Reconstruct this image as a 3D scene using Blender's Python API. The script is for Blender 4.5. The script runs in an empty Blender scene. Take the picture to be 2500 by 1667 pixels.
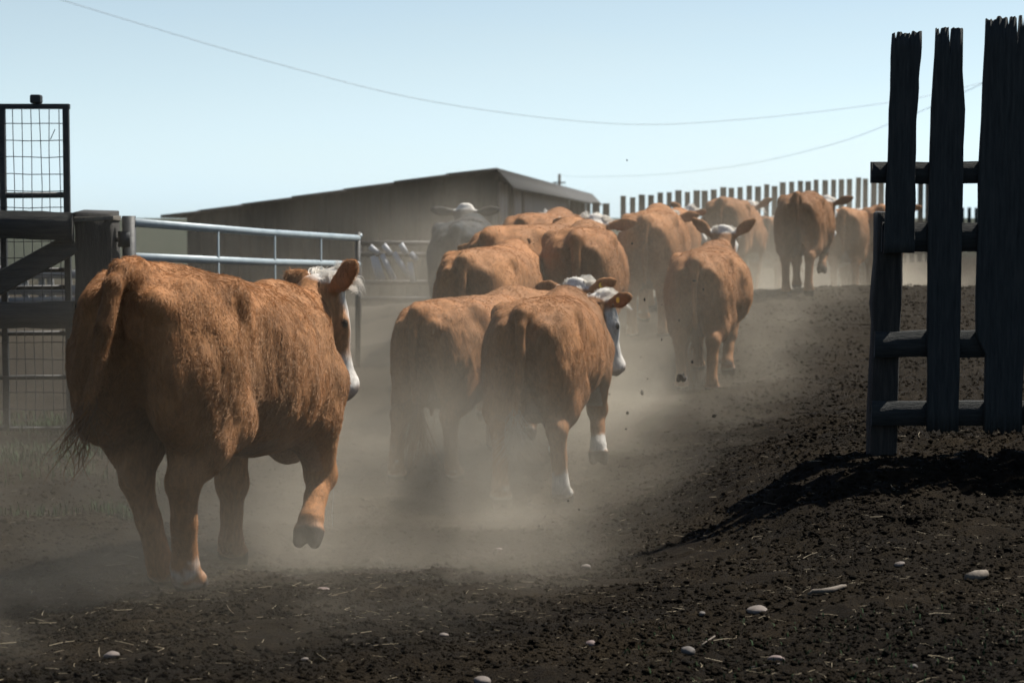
import bpy, math, random
import numpy as np
from mathutils import Vector, Matrix

R = math.radians
rng = np.random.default_rng(7)
random.seed(7)
scene = bpy.context.scene
C = scene.collection

# ------------------------------------------------------------------ camera
F_PX = 4861.0                       # 70 mm lens on a 36 mm sensor, in pixels of a 2500 wide frame
CAM_H = 1.49
PITCH = math.atan((833.5 - 545.0) / F_PX)
cam_data = bpy.data.cameras.new('camera')
cam_data.lens = 70.0
cam_data.sensor_width = 36.0
cam_data.clip_start = 0.1
cam_data.clip_end = 6000.0
cam_data.dof.use_dof = True
cam_data.dof.focus_distance = 9.6
cam_data.dof.aperture_fstop = 4.5
camera = bpy.data.objects.new('camera', cam_data)
camera.location = (0, 0, CAM_H)
camera.rotation_euler = (R(90) - PITCH, 0, 0)
C.objects.link(camera)
scene.camera = camera

# ------------------------------------------------------------------ sky and sun
SUN_EL, SUN_AZ = 56.0, 56.0         # degrees; azimuth measured from straight ahead (+Y) to the right (+X)
world = bpy.data.worlds.new('World')
scene.world = world
world.use_nodes = True
wn, wl = world.node_tree.nodes, world.node_tree.links
wn.clear()
sky_n = wn.new('ShaderNodeTexSky')
sky_n.sky_type = 'NISHITA'
sky_n.sun_disc = False
sky_n.sun_elevation = R(SUN_EL)
sky_n.sun_rotation = R(SUN_AZ)
sky_n.altitude = 900
sky_n.air_density = 1.0
sky_n.dust_density = 0.6
sky_n.ozone_density = 3.0
bg = wn.new('ShaderNodeBackground')
bg.inputs['Strength'].default_value = 0.061
wo = wn.new('ShaderNodeOutputWorld')
# thin high cloud veil: whitens the sky's own brightness, more so towards the horizon all round
w_bw = wn.new('ShaderNodeRGBToBW'); wl.new(sky_n.outputs['Color'], w_bw.inputs[0])
w_t = wn.new('ShaderNodeVectorMath'); w_t.operation = 'SCALE'; w_t.inputs[0].default_value = (0.86, 1.07, 1.17)
wl.new(w_bw.outputs[0], w_t.inputs['Scale'])
w_tc = wn.new('ShaderNodeTexCoord'); w_sep = wn.new('ShaderNodeSeparateXYZ'); wl.new(w_tc.outputs['Generated'], w_sep.inputs[0])
w_mr = wn.new('ShaderNodeMapRange'); w_mr.inputs[1].default_value = 0.0; w_mr.inputs[2].default_value = 0.32; w_mr.inputs[3].default_value = 0.92; w_mr.inputs[4].default_value = 0.12
wl.new(w_sep.outputs['Z'], w_mr.inputs[0])
w_map = wn.new('ShaderNodeMapping'); w_map.inputs['Scale'].default_value = (2.2, 2.2, 11.0); wl.new(w_tc.outputs['Generated'], w_map.inputs['Vector'])
w_ns = wn.new('ShaderNodeTexNoise'); w_ns.inputs['Scale'].default_value = 1.6; w_ns.inputs['Detail'].default_value = 5; w_ns.inputs['Roughness'].default_value = .55
wl.new(w_map.outputs[0], w_ns.inputs['Vector'])
w_nr = wn.new('ShaderNodeMapRange'); w_nr.inputs[1].default_value = .35; w_nr.inputs[2].default_value = .75; w_nr.inputs[3].default_value = -.08; w_nr.inputs[4].default_value = .22
wl.new(w_ns.outputs['Fac'], w_nr.inputs[0])
w_ad = wn.new('ShaderNodeMath'); w_ad.operation = 'ADD'; w_ad.use_clamp = True; wl.new(w_mr.outputs[0], w_ad.inputs[0]); wl.new(w_nr.outputs[0], w_ad.inputs[1])
w_mix = wn.new('ShaderNodeMix'); w_mix.data_type = 'RGBA'
wl.new(w_ad.outputs[0], w_mix.inputs[0]); wl.new(sky_n.outputs['Color'], w_mix.inputs[6]); wl.new(w_t.outputs['Vector'], w_mix.inputs[7])
wl.new(w_mix.outputs[2], bg.inputs['Color'])
wl.new(bg.outputs['Background'], wo.inputs['Surface'])

sun_data = bpy.data.lights.new('sun', 'SUN')
sun_data.energy = 5.0
sun_data.angle = R(0.53)
sun_data.color = (1.0, 0.95, 0.87)
sun = bpy.data.objects.new('sun', sun_data)
to_sun = Vector((math.sin(R(SUN_AZ)) * math.cos(R(SUN_EL)), math.cos(R(SUN_AZ)) * math.cos(R(SUN_EL)), math.sin(R(SUN_EL))))
sun.rotation_euler = to_sun.to_track_quat('Z', 'Y').to_euler()
C.objects.link(sun)

vs = scene.view_settings
vs.view_transform = 'Standard'
vs.look = 'None'
vs.exposure = 1.15
vs.gamma = 1.0
vs.use_curve_mapping = False
scene.render.engine = 'CYCLES'
scene.cycles.use_denoising = True
scene.cycles.use_adaptive_sampling = True
scene.cycles.adaptive_threshold = 0.02
scene.cycles.max_bounces = 6
scene.cycles.diffuse_bounces = 3
scene.cycles.glossy_bounces = 2
scene.cycles.transmission_bounces = 3
scene.cycles.transparent_max_bounces = 6
scene.cycles.volume_bounces = 0
scene.cycles.volume_step_rate = 3.0
scene.cycles.volume_max_steps = 32
scene.cycles_curves.shape = 'RIBBONS'
scene.cycles_curves.subdivisions = 2

# ------------------------------------------------------------------ helpers
def at(u, v, d):
    """point at depth d (metres along +Y) that the camera sees at pixel (u, v) of the 2500 x 1667 frame"""
    cx, cz = (u - 1250.0) / F_PX, -(v - 833.5) / F_PX
    y = math.cos(PITCH) + cz * math.sin(PITCH)
    z = -math.sin(PITCH) + cz * math.cos(PITCH)
    return Vector((cx / y * d, d, CAM_H + z / y * d))

def at_disp(x, y, d):                # the same from 2352-wide coordinates
    k = 2500.0 / 2352.0
    return at(x * k, y * k, d)

def sstep(a, b, x):
    t = np.clip((x - a) / (b - a), 0, 1)
    return t * t * (3 - 2 * t)

def _hash(ix, iy, iz, seed):
    h = (ix.astype(np.int64) * 374761393 + iy.astype(np.int64) * 668265263 + iz.astype(np.int64) * 2147483647 + seed * 1274126177) & 0xffffffff
    h = ((h ^ (h >> 13)) * 1274126177) & 0xffffffff
    h = (h ^ (h >> 16)) & 0xffffffff
    return h.astype(np.float64) / 4294967295.0 * 2 - 1

def vnoise(p, scale, seed=0):
    """smooth value noise in -1..1 at points p (n, 3)"""
    q = np.asarray(p, dtype=np.float64) * scale
    i = np.floor(q).astype(np.int64)
    f = q - i
    f = f * f * (3 - 2 * f)
    out = 0
    for dx in (0, 1):
        wx = f[:, 0] if dx else 1 - f[:, 0]
        for dy in (0, 1):
            wy = f[:, 1] if dy else 1 - f[:, 1]
            for dz in (0, 1):
                wz = f[:, 2] if dz else 1 - f[:, 2]
                out = out + wx * wy * wz * _hash(i[:, 0] + dx, i[:, 1] + dy, i[:, 2] + dz, seed)
    return out

PC = [(-10, .2), (5, .07), (8.2, -.08), (10, -.22), (12.5, -.28), (15.5, -.13), (17.5, -.03), (19, .04), (20.5, .18), (24, .34), (26, .42), (29, .35), (33, .15), (50, -.6), (120, -.9)]
PL = [(-10, .2), (5, .05), (8, -.06), (14, 0), (20, -.05), (35, -.25), (50, -.6), (120, -.9)]
PR = [(-10, .2), (5, .10), (8, .04), (10, .02), (14, .03), (18, .1), (21, .34), (24, .58), (25.7, .68), (27.3, .56), (29, .42), (33, .26), (50, -.1), (64, .3), (90, .2), (120, -.9)]
def _smooth_interp(y, tab):
    ys = np.array([t[0] for t in tab], float); zs = np.array([t[1] for t in tab], float)
    out = 0
    for o, w in ((-.9, .15), (-.45, .2), (0, .3), (.45, .2), (.9, .15)):
        out = out + w * np.interp(y + o, ys, zs)
    return out
def ground_z(x, y):
    x = np.asarray(x, float); y = np.asarray(y, float)
    c, l, r = _smooth_interp(y, PC), _smooth_interp(y, PL), _smooth_interp(y, PR)
    grow = np.maximum(1.0, y / 22.0)
    wl_ = 1 - sstep(-2.7 * grow, -1.0 * grow, x)
    ra, rb = np.interp(y, [12, 16], [.25, .5]), np.interp(y, [12, 16], [1.9, 3.1])       # the shelf on the right comes closer near the fence
    wr_ = sstep(ra * grow ** .8, rb * grow ** .8, x)
    z = c * (1 - wl_ - wr_) + l * wl_ + r * wr_
    z = z + .22 * sstep(.5, 2.1, x) * (1 - sstep(6, 9, x)) * np.exp(-((y - 11.4) / 1.5) ** 2)          # mound at the fence
    z = z - .14 * np.exp(-((x - 1.9) / .9) ** 2 - ((y - 18.9) / 1.3) ** 2)         # hollow in the track
    far = sstep(120, 1500, y) * 6.0
    return z + far
def gz(x, y):
    return float(ground_z(np.array([x]), np.array([y]))[0])

def new_mat(name):
    m = bpy.data.materials.new(name); m.use_nodes = True
    nt = m.node_tree
    for n in list(nt.nodes):
        nt.nodes.remove(n)
    out = nt.nodes.new('ShaderNodeOutputMaterial')
    return m, nt.nodes, nt.links, out

def ramp(nodes, stops):
    r_ = nodes.new('ShaderNodeValToRGB')
    e = r_.color_ramp.elements
    e[0].position, e[0].color = stops[0][0], (*stops[0][1], 1)
    e[1].position, e[1].color = stops[-1][0], (*stops[-1][1], 1)
    for p, c in stops[1:-1]:
        n = e.new(p); n.color = (*c, 1)
    return r_

def noise_mat(name, c0, c1, scale=8, rough=.85, stretch=(1, 1, 1), bump=.3, bump_scale=30, metallic=0.0, c2=None, spec=.3):
    m, n, l, out = new_mat(name)
    b = n.new('ShaderNodeBsdfPrincipled')
    tc = n.new('ShaderNodeTexCoord'); mp = n.new('ShaderNodeMapping')
    mp.inputs['Scale'].default_value = stretch
    l.new(tc.outputs['Object'], mp.inputs['Vector'])
    t = n.new('ShaderNodeTexNoise'); t.inputs['Scale'].default_value = scale; t.inputs['Detail'].default_value = 6; t.inputs['Roughness'].default_value = .65
    l.new(mp.outputs['Vector'], t.inputs['Vector'])
    stops = [(.3, c0), (.7, c1)] if c2 is None else [(.28, c0), (.5, c1), (.72, c2)]
    r_ = ramp(n, stops)
    l.new(t.outputs['Fac'], r_.inputs['Fac'])
    l.new(r_.outputs['Color'], b.inputs['Base Color'])
    b.inputs['Roughness'].default_value = rough
    b.inputs['Metallic'].default_value = metallic
    b.inputs['Specular IOR Level'].default_value = spec
    if bump:
        t2 = n.new('ShaderNodeTexNoise'); t2.inputs['Scale'].default_value = bump_scale; t2.inputs['Detail'].default_value = 5
        l.new(mp.outputs['Vector'], t2.inputs['Vector'])
        bp = n.new('ShaderNodeBump'); bp.inputs['Strength'].default_value = bump; bp.inputs['Distance'].default_value = .02
        l.new(t2.outputs['Fac'], bp.inputs['Height'])
        l.new(bp.outputs['Normal'], b.inputs['Normal'])
    l.new(b.outputs['BSDF'], out.inputs['Surface'])
    return m

def tag(o, label=None, cat=None, group=None, kind=None):
    if label: o['label'] = label
    if cat: o['category'] = cat
    if group: o['group'] = group
    if kind: o['kind'] = kind
    return o

def empty(name, loc, rz=0.0):
    o = bpy.data.objects.new(name, None)
    o.location = loc; o.rotation_euler = (0, 0, rz); o.empty_display_size = .2
    C.objects.link(o)
    return o

def mesh_np(name, verts, faces, mat, parent=None, smooth=False):
    """verts (n,3); faces: (m,k) array of one face size, or list of arrays"""
    me = bpy.data.meshes.new(name)
    verts = np.asarray(verts, dtype=np.float32)
    groups = faces if isinstance(faces, list) else [faces]
    groups = [np.asarray(g, dtype=np.int32) for g in groups if len(g)]
    me.vertices.add(len(verts)); me.vertices.foreach_set('co', verts.ravel())
    nl = sum(g.size for g in groups); nf = sum(len(g) for g in groups)
    me.loops.add(nl); me.polygons.add(nf)
    me.loops.foreach_set('vertex_index', np.concatenate([g.ravel() for g in groups]))
    starts = []; s = 0
    for g in groups:
        starts.append(s + np.arange(len(g)) * g.shape[1]); s += g.size
    me.polygons.foreach_set('loop_start', np.concatenate(starts).astype(np.int32))
    me.update(calc_edges=True); me.validate()
    if smooth:
        me.polygons.foreach_set('use_smooth', np.ones(nf, dtype=bool))
    me.materials.append(mat)
    o = bpy.data.objects.new(name, me)
    C.objects.link(o)
    if parent: o.parent = parent
    return o

class MB:
    """collects simple solids into one mesh"""
    def __init__(self): self.v = []; self.f = []
    def box(self, lo, hi, rot=None, org=(0, 0, 0)):
        b = len(self.v)
        for z in (lo[2], hi[2]):
            for x, y in ((lo[0], lo[1]), (hi[0], lo[1]), (hi[0], hi[1]), (lo[0], hi[1])):
                p = Vector((x, y, z))
                if rot: p = rot @ p
                self.v.append(tuple(p + Vector(org)))
        for q in ((0, 3, 2, 1), (4, 5, 6, 7), (0, 1, 5, 4), (1, 2, 6, 5), (2, 3, 7, 6), (3, 0, 4, 7)):
            self.f.append([b + i for i in q])
        return self
    def tube(self, pts, rad, n=10, cap=True):
        pts = [Vector(p) for p in pts]; b = len(self.v)
        rads = rad if isinstance(rad, (list, tuple)) else [rad] * len(pts)
        up = Vector((0, 0, 1))
        for i, p in enumerate(pts):
            t = (pts[min(i + 1, len(pts) - 1)] - pts[max(i - 1, 0)]).normalized()
            a = t.cross(up if abs(t.dot(up)) < .95 else Vector((1, 0, 0))).normalized(); c = t.cross(a)
            for k in range(n):
                an = 2 * math.pi * k / n
                self.v.append(tuple(p + (a * math.cos(an) + c * math.sin(an)) * rads[i]))
        for i in range(len(pts) - 1):
            for k in range(n):
                self.f.append([b + i * n + k, b + i * n + (k + 1) % n, b + (i + 1) * n + (k + 1) % n, b + (i + 1) * n + k])
        if cap:
            self.f.append([b + k for k in range(n)]); self.f.append([b + (len(pts) - 1) * n + k for k in reversed(range(n))])
        return self
    def build(self, name, mat, parent=None, smooth=False, bevel=0.0):
        me = bpy.data.meshes.new(name)
        me.from_pydata(self.v, [], self.f); me.update()
        import bmesh
        bm = bmesh.new(); bm.from_mesh(me)
        bmesh.ops.recalc_face_normals(bm, faces=bm.faces)
        if bevel:
            bmesh.ops.bevel(bm, geom=list(bm.edges), offset=bevel, segments=2, affect='EDGES', profile=.5)
        bm.to_mesh(me); bm.free()
        if smooth:
            for p in me.polygons: p.use_smooth = True
        me.materials.append(mat)
        o = bpy.data.objects.new(name, me); C.objects.link(o)
        if parent: o.parent = parent
        return o

# ------------------------------------------------------------------ cattle: one continuous body grown from a distance field
class Field:
    def __init__(self, lo, hi, h):
        self.h = h
        self.ax = [np.arange(lo[i], hi[i] + h, h, dtype=np.float32) for i in range(3)]
        self.D = np.full([len(a) for a in self.ax], 1.0, dtype=np.float32)
    def sub(self, lo, hi):
        sl, cs = [], []
        for i in range(3):
            a = self.ax[i]
            s = max(0, int(math.floor((lo[i] - a[0]) / self.h))); e = min(len(a), int(math.ceil((hi[i] - a[0]) / self.h)) + 1)
            sl.append(slice(s, max(e, s))); cs.append(a[s:max(e, s)])
        return tuple(sl), cs[0][:, None, None], cs[1][None, :, None], cs[2][None, None, :]
    def add(self, lo, hi, fn, k):
        pad = k + 2.5 * self.h
        sl, X, Y, Z = self.sub([v - pad for v in lo], [v + pad for v in hi])
        d = fn(X, Y, Z)
        D = self.D[sl]
        if D.size == 0: return
        if k > 0:
            m = np.maximum(k - np.abs(D - d), 0) / k
            self.D[sl] = np.minimum(D, d) - m * m * k * .25
        else:
            self.D[sl] = np.minimum(D, d)
    def cut(self, lo, hi, fn, k):
        pad = k + 2.5 * self.h
        sl, X, Y, Z = self.sub([v - pad for v in lo], [v + pad for v in hi])
        d = -fn(X, Y, Z); D = self.D[sl]
        if D.size == 0: return
        m = np.maximum(k - np.abs(D - d), 0) / k
        self.D[sl] = np.maximum(D, d) + m * m * k * .25
    def cone(self, a, b, ra, rb, k=.04, sx=1.0):
        a = np.array(a, float); b = np.array(b, float); r = max(ra, rb)
        ab = b - a; L = float(ab @ ab) + 1e-9
        def fn(X, Y, Z):
            t = np.clip(((X - a[0]) * ab[0] + (Y - a[1]) * ab[1] + (Z - a[2]) * ab[2]) / L, 0, 1).astype(np.float32)
            dx = (X - a[0] - t * ab[0]) / sx; dy = Y - a[1] - t * ab[1]; dz = Z - a[2] - t * ab[2]
            return (np.sqrt(dx * dx + dy * dy + dz * dz) - (ra + (rb - ra) * t)) * min(1, (1 + sx) / 2)
        self.add(np.minimum(a, b) - r, np.maximum(a, b) + r, fn, k)
    def _ell(self, c, r, M):
        c = np.array(c, float); r = np.array(r, float); M = np.eye(3) if M is None else np.array(M)
        def fn(X, Y, Z):
            x, y, z = X - c[0], Y - c[1], Z - c[2]
            q = [x * M[0, i] + y * M[1, i] + z * M[2, i] for i in range(3)]     # columns of M are the axes
            k0 = np.sqrt(sum((q[i] / r[i]) ** 2 for i in range(3))); k1 = np.sqrt(sum((q[i] / r[i] ** 2) ** 2 for i in range(3)))
            return (k0 * (k0 - 1) / np.maximum(k1, 1e-6)).astype(np.float32)
        ext = np.sqrt(((M * r) ** 2).sum(axis=1))
        return c - ext, c + ext, fn
    def ell(self, c, r, k=.05, M=None):
        lo, hi, fn = self._ell(c, r, M); self.add(lo, hi, fn, k)
    def dig(self, c, r, k=.03, M=None):
        lo, hi, fn = self._ell(c, r, M); self.cut(lo, hi, fn, k)

def surface_nets(F):
    D = F.D; h = F.h
    ins = D < 0
    nx, ny, nz = D.shape
    cnt = np.zeros((nx - 1, ny - 1, nz - 1), dtype=np.int8)
    for i in (0, 1):
        for j in (0, 1):
            for k in (0, 1):
                cnt += ins[i:nx - 1 + i, j:ny - 1 + j, k:nz - 1 + k]
    act = (cnt > 0) & (cnt < 8)
    I, J, K = np.nonzero(act)
    idx = np.full(act.shape, -1, dtype=np.int32); idx[I, J, K] = np.arange(len(I))
    acc = np.zeros((len(I), 3)); num = np.zeros(len(I))
    corners = [(i, j, k) for i in (0, 1) for j in (0, 1) for k in (0, 1)]
    for a in corners:
        for ax in range(3):
            if a[ax]: continue
            b = list(a); b[ax] = 1
            da = D[I + a[0], J + a[1], K + a[2]]; db = D[I + b[0], J + b[1], K + b[2]]
            m = (da < 0) != (db < 0)
            t = np.where(m, da / np.where(m, da - db, 1), 0)
            p = np.zeros((len(I), 3)); p[:, 0] = a[0]; p[:, 1] = a[1]; p[:, 2] = a[2]; p[:, ax] = t
            acc += p * m[:, None]; num += m
    V = acc / num[:, None] + np.stack([I, J, K], 1)
    V = V * h + np.array([F.ax[0][0], F.ax[1][0], F.ax[2][0]])
    quads = []
    for ax in range(3):
        o1, o2 = (ax + 1) % 3, (ax + 2) % 3
        sa = [slice(1, n - 1) for n in D.shape]; sb = list(sa)
        sa[ax] = slice(0, D.shape[ax] - 1); sb[ax] = slice(1, D.shape[ax])
        A, B = ins[tuple(sa)], ins[tuple(sb)]
        m = A != B
        g = np.nonzero(m)
        base = [g[0].copy(), g[1].copy(), g[2].copy()]
        for d_ in range(3):
            if d_ != ax: base[d_] = base[d_] + 1
        def cell(d1, d2):
            c = [base[0].copy(), base[1].copy(), base[2].copy()]
            c[o1] = c[o1] - d1; c[o2] = c[o2] - d2
            return idx[c[0], c[1], c[2]]
        q = np.stack([cell(0, 0), cell(1, 0), cell(1, 1), cell(0, 1)], 1)
        flip = ~A[g]
        q[flip] = q[flip][:, ::-1]
        quads.append(q)
    Q = np.concatenate(quads)
    Q = Q[(Q >= 0).all(axis=1)]
    return V, Q

def smooth_mesh(V, Q, it=3, lam=.5):
    e = np.concatenate([Q[:, [0, 1]], Q[:, [1, 2]], Q[:, [2, 3]], Q[:, [3, 0]]])
    n = len(V)
    deg = np.bincount(e[:, 0], minlength=n) + np.bincount(e[:, 1], minlength=n)
    for s in range(it):
        S = np.zeros((n, 3))
        for c in range(3):
            S[:, c] = np.bincount(e[:, 0], weights=V[e[:, 1], c], minlength=n) + np.bincount(e[:, 1], weights=V[e[:, 0], c], minlength=n)
        V = V + ((S / np.maximum(deg, 1)[:, None]) - V) * lam
    return V

def vert_normals(V, Q):
    a = V[Q[:, 2]] - V[Q[:, 0]]; b = V[Q[:, 3]] - V[Q[:, 1]]
    fn = np.cross(a, b)
    N = np.zeros_like(V)
    for i in range(4):
        for c in range(3):
            N[:, c] += np.bincount(Q[:, i], weights=fn[:, c], minlength=len(V))
    return N / np.maximum(np.linalg.norm(N, axis=1, keepdims=True), 1e-9)

#           y     top    bottom  half-w  z-wide  exponent
TORSO = [(-.335, 1.215, 1.02, .075, 1.12, 2.0), (-.28, 1.285, .92, .165, 1.10, 2.2), (-.16, 1.335, .82, .235, 1.09, 2.35), (.05, 1.345, .74, .278, 1.09, 2.5),
         (.25, 1.335, .67, .298, 1.05, 2.35), (.50, 1.325, .60, .33, .97, 2.4), (.75, 1.315, .55, .36, .91, 2.3), (1.0, 1.31, .53, .355, .89, 2.2),
         (1.25, 1.305, .545, .31, .86, 1.95), (1.45, 1.295, .565, .26, .86, 1.85), (1.62, 1.25, .60, .205, .88, 1.9), (1.78, 1.16, .71, .115, .92, 2.0)]
HIND = {'stand': [(.02, 1.0), (.20, .72), (-.15, .50), (-.12, .13), (-.03, .02)],
        'fore': [(.02, 1.0), (.31, .74), (.10, .46), (.20, .12), (.29, .02)],
        'push': [(.02, 1.0), (.11, .69), (-.30, .52), (-.40, .17), (-.34, .03)],
        'lift': [(.02, 1.0), (.31, .77), (.00, .57), (-.20, .31), (-.235, .19)],
        'under': [(.02, 1.0), (.27, .72), (-.02, .47), (.06, .12), (.15, .02)]}
FORE = {'stand': [(1.45, .88), (1.29, .70), (1.34, .39), (1.33, .12), (1.40, .02)],
        'back': [(1.44, .88), (1.25, .70), (1.13, .41), (.97, .15), (1.02, .025)],
        'lift': [(1.46, .88), (1.36, .70), (1.50, .45), (1.30, .25), (1.235, .15)],
        'tuck': [(1.46, .88), (1.40, .71), (1.60, .50), (1.40, .33), (1.33, .23)],
        'reach': [(1.47, .88), (1.36, .70), (1.56, .42), (1.66, .15), (1.74, .04)]}

RED = np.array([.196, .089, .034]); WHITE = np.array([.42, .395, .355]); HOOF = np.array([.03, .025, .02])
PINK = np.array([.17, .105, .08]); MUZ = np.array([.19, .145, .12]); BLACK = np.array([.034, .034, .032])

def unit(v):
    v = np.array(v, float); return v / np.linalg.norm(v)

class Cow:
    """one animal in its own space: x right, y forward, z up, hips above the origin"""
    def __init__(self, hind=('stand', 'stand'), fore=('stand', 'stand'), head=(0, 2.02, 1.30), yaw=0, pitch=45, roll=0, ears=(15, 15), ear_back=(20, 20), tail=None,
                 voxel=.016, fat=1.0, red=1.0, dark=False, seed=1, udder=1.0, face_red=.0, shift=(0, 0, 0, 0), sock=(.5, .5, .5, .5), under=.45, patch=None):
        self.seed = seed; self.dark = dark; self.red = red
        self.yaw, self.pitch = R(yaw), R(pitch)
        y_, p_ = self.yaw, self.pitch
        fwd = np.array([math.sin(y_) * math.cos(p_), math.cos(y_) * math.cos(p_), -math.sin(p_)])
        rt = np.array([math.cos(y_), -math.sin(y_), 0.0]); up = np.cross(rt, fwd)
        if roll:
            c, s = math.cos(R(roll)), math.sin(R(roll)); rt, up = rt * c + up * s, up * c - rt * s
        self.H = np.stack([rt, fwd, up], 1); self.hp = np.array(head, float)
        self.face_red = face_red; self.sock = sock; self.under = under; self.udder = udder; self.patch = patch
        hs = self.hs = 1.13
        hw = lambda x, y, z: tuple(self.hp + self.H @ np.array([x, y, z]) * hs)
        lo = np.array([-.62, -.75, -.06]); hi = np.array([.62, 2.0, 1.5])
        for q in (hw(0, .55, -.1), hw(.45, 0, .25), hw(-.45, 0, .25), hw(0, -.1, .2)):
            lo = np.minimum(lo, np.array(q) - .12); hi = np.maximum(hi, np.array(q) + .12)
        F = self.F = Field(lo, hi, voxel)
        # trunk
        T = np.array(TORSO); ys = np.linspace(T[0, 0], T[-1, 0], 240)
        cols = []
        for c in range(1, 6):
            v = np.interp(ys, T[:, 0], T[:, c]); ker = np.ones(13) / 13
            cols.append(np.convolve(np.pad(v, 6, mode='edge'), ker, mode='valid'))
        def trunk(X, Y, Z):
            yy = Y.ravel(); yc = np.clip(yy, ys[0], ys[-1])
            top, bot, w, zc, p = [np.interp(yc, ys, c)[None, :, None].astype(np.float32) for c in cols]
            belly = np.exp(-((yc - .8) / .42) ** 2)[None, :, None]
            w = w * (1 + (fat - 1) * belly); bot = bot - (fat - 1) * .25 * belly
            dz = Z - zc; hz = np.where(dz > 0, top - zc, zc - bot)
            ax_ = np.abs(X) / w; az = np.abs(dz) / hz
            k0 = np.maximum((ax_ ** p + az ** p) ** (1 / p), 1e-3)
            r = np.sqrt(X * X + dz * dz)
            d = r - r / k0
            oy = np.abs(Y - np.clip(Y, ys[0], ys[-1]))
            return np.where(oy > 0, np.sqrt(np.maximum(d, 0) ** 2 + oy ** 2), d).astype(np.float32)
        F.add([-.5, -.4, .35], [.5, 1.85, 1.4], trunk, 0)
        # rump, hooks, loin hollow, withers, shoulders, brisket
        for s in (-1, 1):
            F.ell((s * .245, .19, 1.235), (.055, .10, .07), .10)                       # hook bone
            F.ell((s * .135, -.295, 1.165), (.05, .05, .06), .07)                        # pin bone
            F.ell((s * .165, -.075, .935), (.132, .235, .34), .08)                       # thigh mass
            F.ell((s * .20, .09, .86), (.11, .20, .26), .08)
            F.ell((s * .20, 1.36, .91), (.09, .19, .30), .09)                          # shoulder
            F.dig((s * .41, .42, 1.02), (.07, .10, .22), .10)                            # flank hollow
            F.dig((s * .385, 1.12, 1.0), (.035, .06, .24), .09)                            # behind the shoulder
            F.dig((s * .11, -.19, 1.345), (.055, .10, .045), .07)                        # beside the tail head
        F.ell((0, 1.33, 1.23), (.08, .26, .075), .1)
        F.ell((0, 1.62, .66), (.13, .18, .18), .1)
        F.ell((0, -.23, 1.285), (.055, .14, .045), .07)
        F.dig((0, -.40, .90), (.035, .14, .26), .09)                                     # cleft between the thighs
        if udder:
            F.ell((0, .12, .65), (.14 * udder, .20, .14), .07)
            for sx in (-1, 1):
                for yy in (.02, .19):
                    F.cone((sx * .07, yy + .02, .55), (sx * .085, yy + .03, .475), .021, .014, .015)
        # neck
        b0 = np.array([0, 1.36, 1.06]); b1 = self.hp + self.H @ np.array([0, .07, -.12]) - np.array([0, 0, .03])
        mid = b0 * .48 + b1 * .52 + np.array([0, .04, -.015])
        F.cone(b0, mid, .255, .195, .12, .72)
        F.cone(mid, b1, .195, .135, .07, .78)
        F.cone((0, 1.58, .74), mid + np.array([0, .06, -.17]), .10, .05, .12)
        # head
        F.ell(hw(0, .05, -.06), (.112 * hs, .13 * hs, .115 * hs), .05, self.H)
        F.ell(hw(0, .14, -.035), (.108 * hs, .13 * hs, .07 * hs), .05, self.H)
        F.cone(hw(0, .12, -.06), hw(0, .40, -.075), .085 * hs, .062 * hs, .05)
        F.ell(hw(0, .445, -.085), (.088 * hs, .065 * hs, .075 * hs), .04, self.H)
        F.cone(hw(0, .08, -.15), hw(0, .40, -.125), .075 * hs, .045 * hs, .05)
        for s in (-1, 1):
            F.ell(hw(s * .062, .11, -.13), (.045 * hs, .13 * hs, .10 * hs), .05, self.H)
            F.ell(hw(s * .098, .155, -.03), (.028 * hs, .04 * hs, .03 * hs), .03, self.H)
            F.dig(hw(s * .042, .505, -.07), (.016 * hs, .02 * hs, .014 * hs), .015, self.H)
        F.dig(hw(0, .51, -.125), (.09 * hs, .05 * hs, .008 * hs), .015, self.H)
        F.ell(hw(0, -.015, .03), (.085 * hs, .07 * hs, .05 * hs), .04, self.H)
        self.ears = []
        for s, e, bk in ((-1, ears[0], ear_back[0]), (1, ears[1], ear_back[1])):
            wu = self.H.T @ np.array([0, 0, 1.0]); wu = unit(wu - np.array([wu[0], 0, 0]))          # straight up, square to the head's width
            a = unit(np.array([s * math.cos(R(e)), 0, 0]) + wu * math.sin(R(e)) + np.array([0, 0, -math.sin(R(bk)) * .5]))
            n_ = self.H.T @ np.array([math.sin(y_ * .25) + s * .25, math.cos(y_ * .25), -.1]); n_ = unit(n_ - a * (n_ @ a)); w_ = np.cross(n_, a)
            base = np.array([s * .10, .0, -.015])
            A = self.H @ np.stack([a, w_, n_], 1)
            F.cone(hw(*base), hw(*(base + a * .07)), .032 * hs, .034 * hs, .03)
            F.ell(hw(*(base + a * .13)), (.092 * hs, .058 * hs, .022 * hs), .02, A)
            F.ell(hw(*(base + a * .19)), (.068 * hs, .038 * hs, .019 * hs), .02, A)
            F.dig(hw(*(base + a * .15 + n_ * .032)), (.075 * hs, .036 * hs, .024 * hs), .012, A)
            self.ears.append((hw(*base), hw(*(base + a * .26)), A))
        # legs
        self.feet = []
        for side, hk, sf in ((-1, hind[0], shift[0]), (1, hind[1], shift[1])):
            P = HIND[hk] if isinstance(hk, str) else hk
            xs = [.15, .195, .165, .16, .165]
            J = [np.array([side * x + sf * q, y, z]) for x, (y, z), q in zip(xs, P, (0, .15, .5, 1, 1.05))]
            g = J[1] * .5 + J[2] * .5 + np.array([0, -.045, .01])
            F.cone(J[0], J[1], .175, .13, .09); F.cone(J[1], g, .13, .105, .08); F.cone(J[0] + np.array([0, -.1, -.1]), g, .15, .10, .08); F.cone(g, J[2], .105, .068, .05)
            F.ell(J[2] + np.array([0, -.02, .02]), (.054, .07, .07), .04)
            self._shank(J[2], J[3], J[4], .066, .056)
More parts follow.
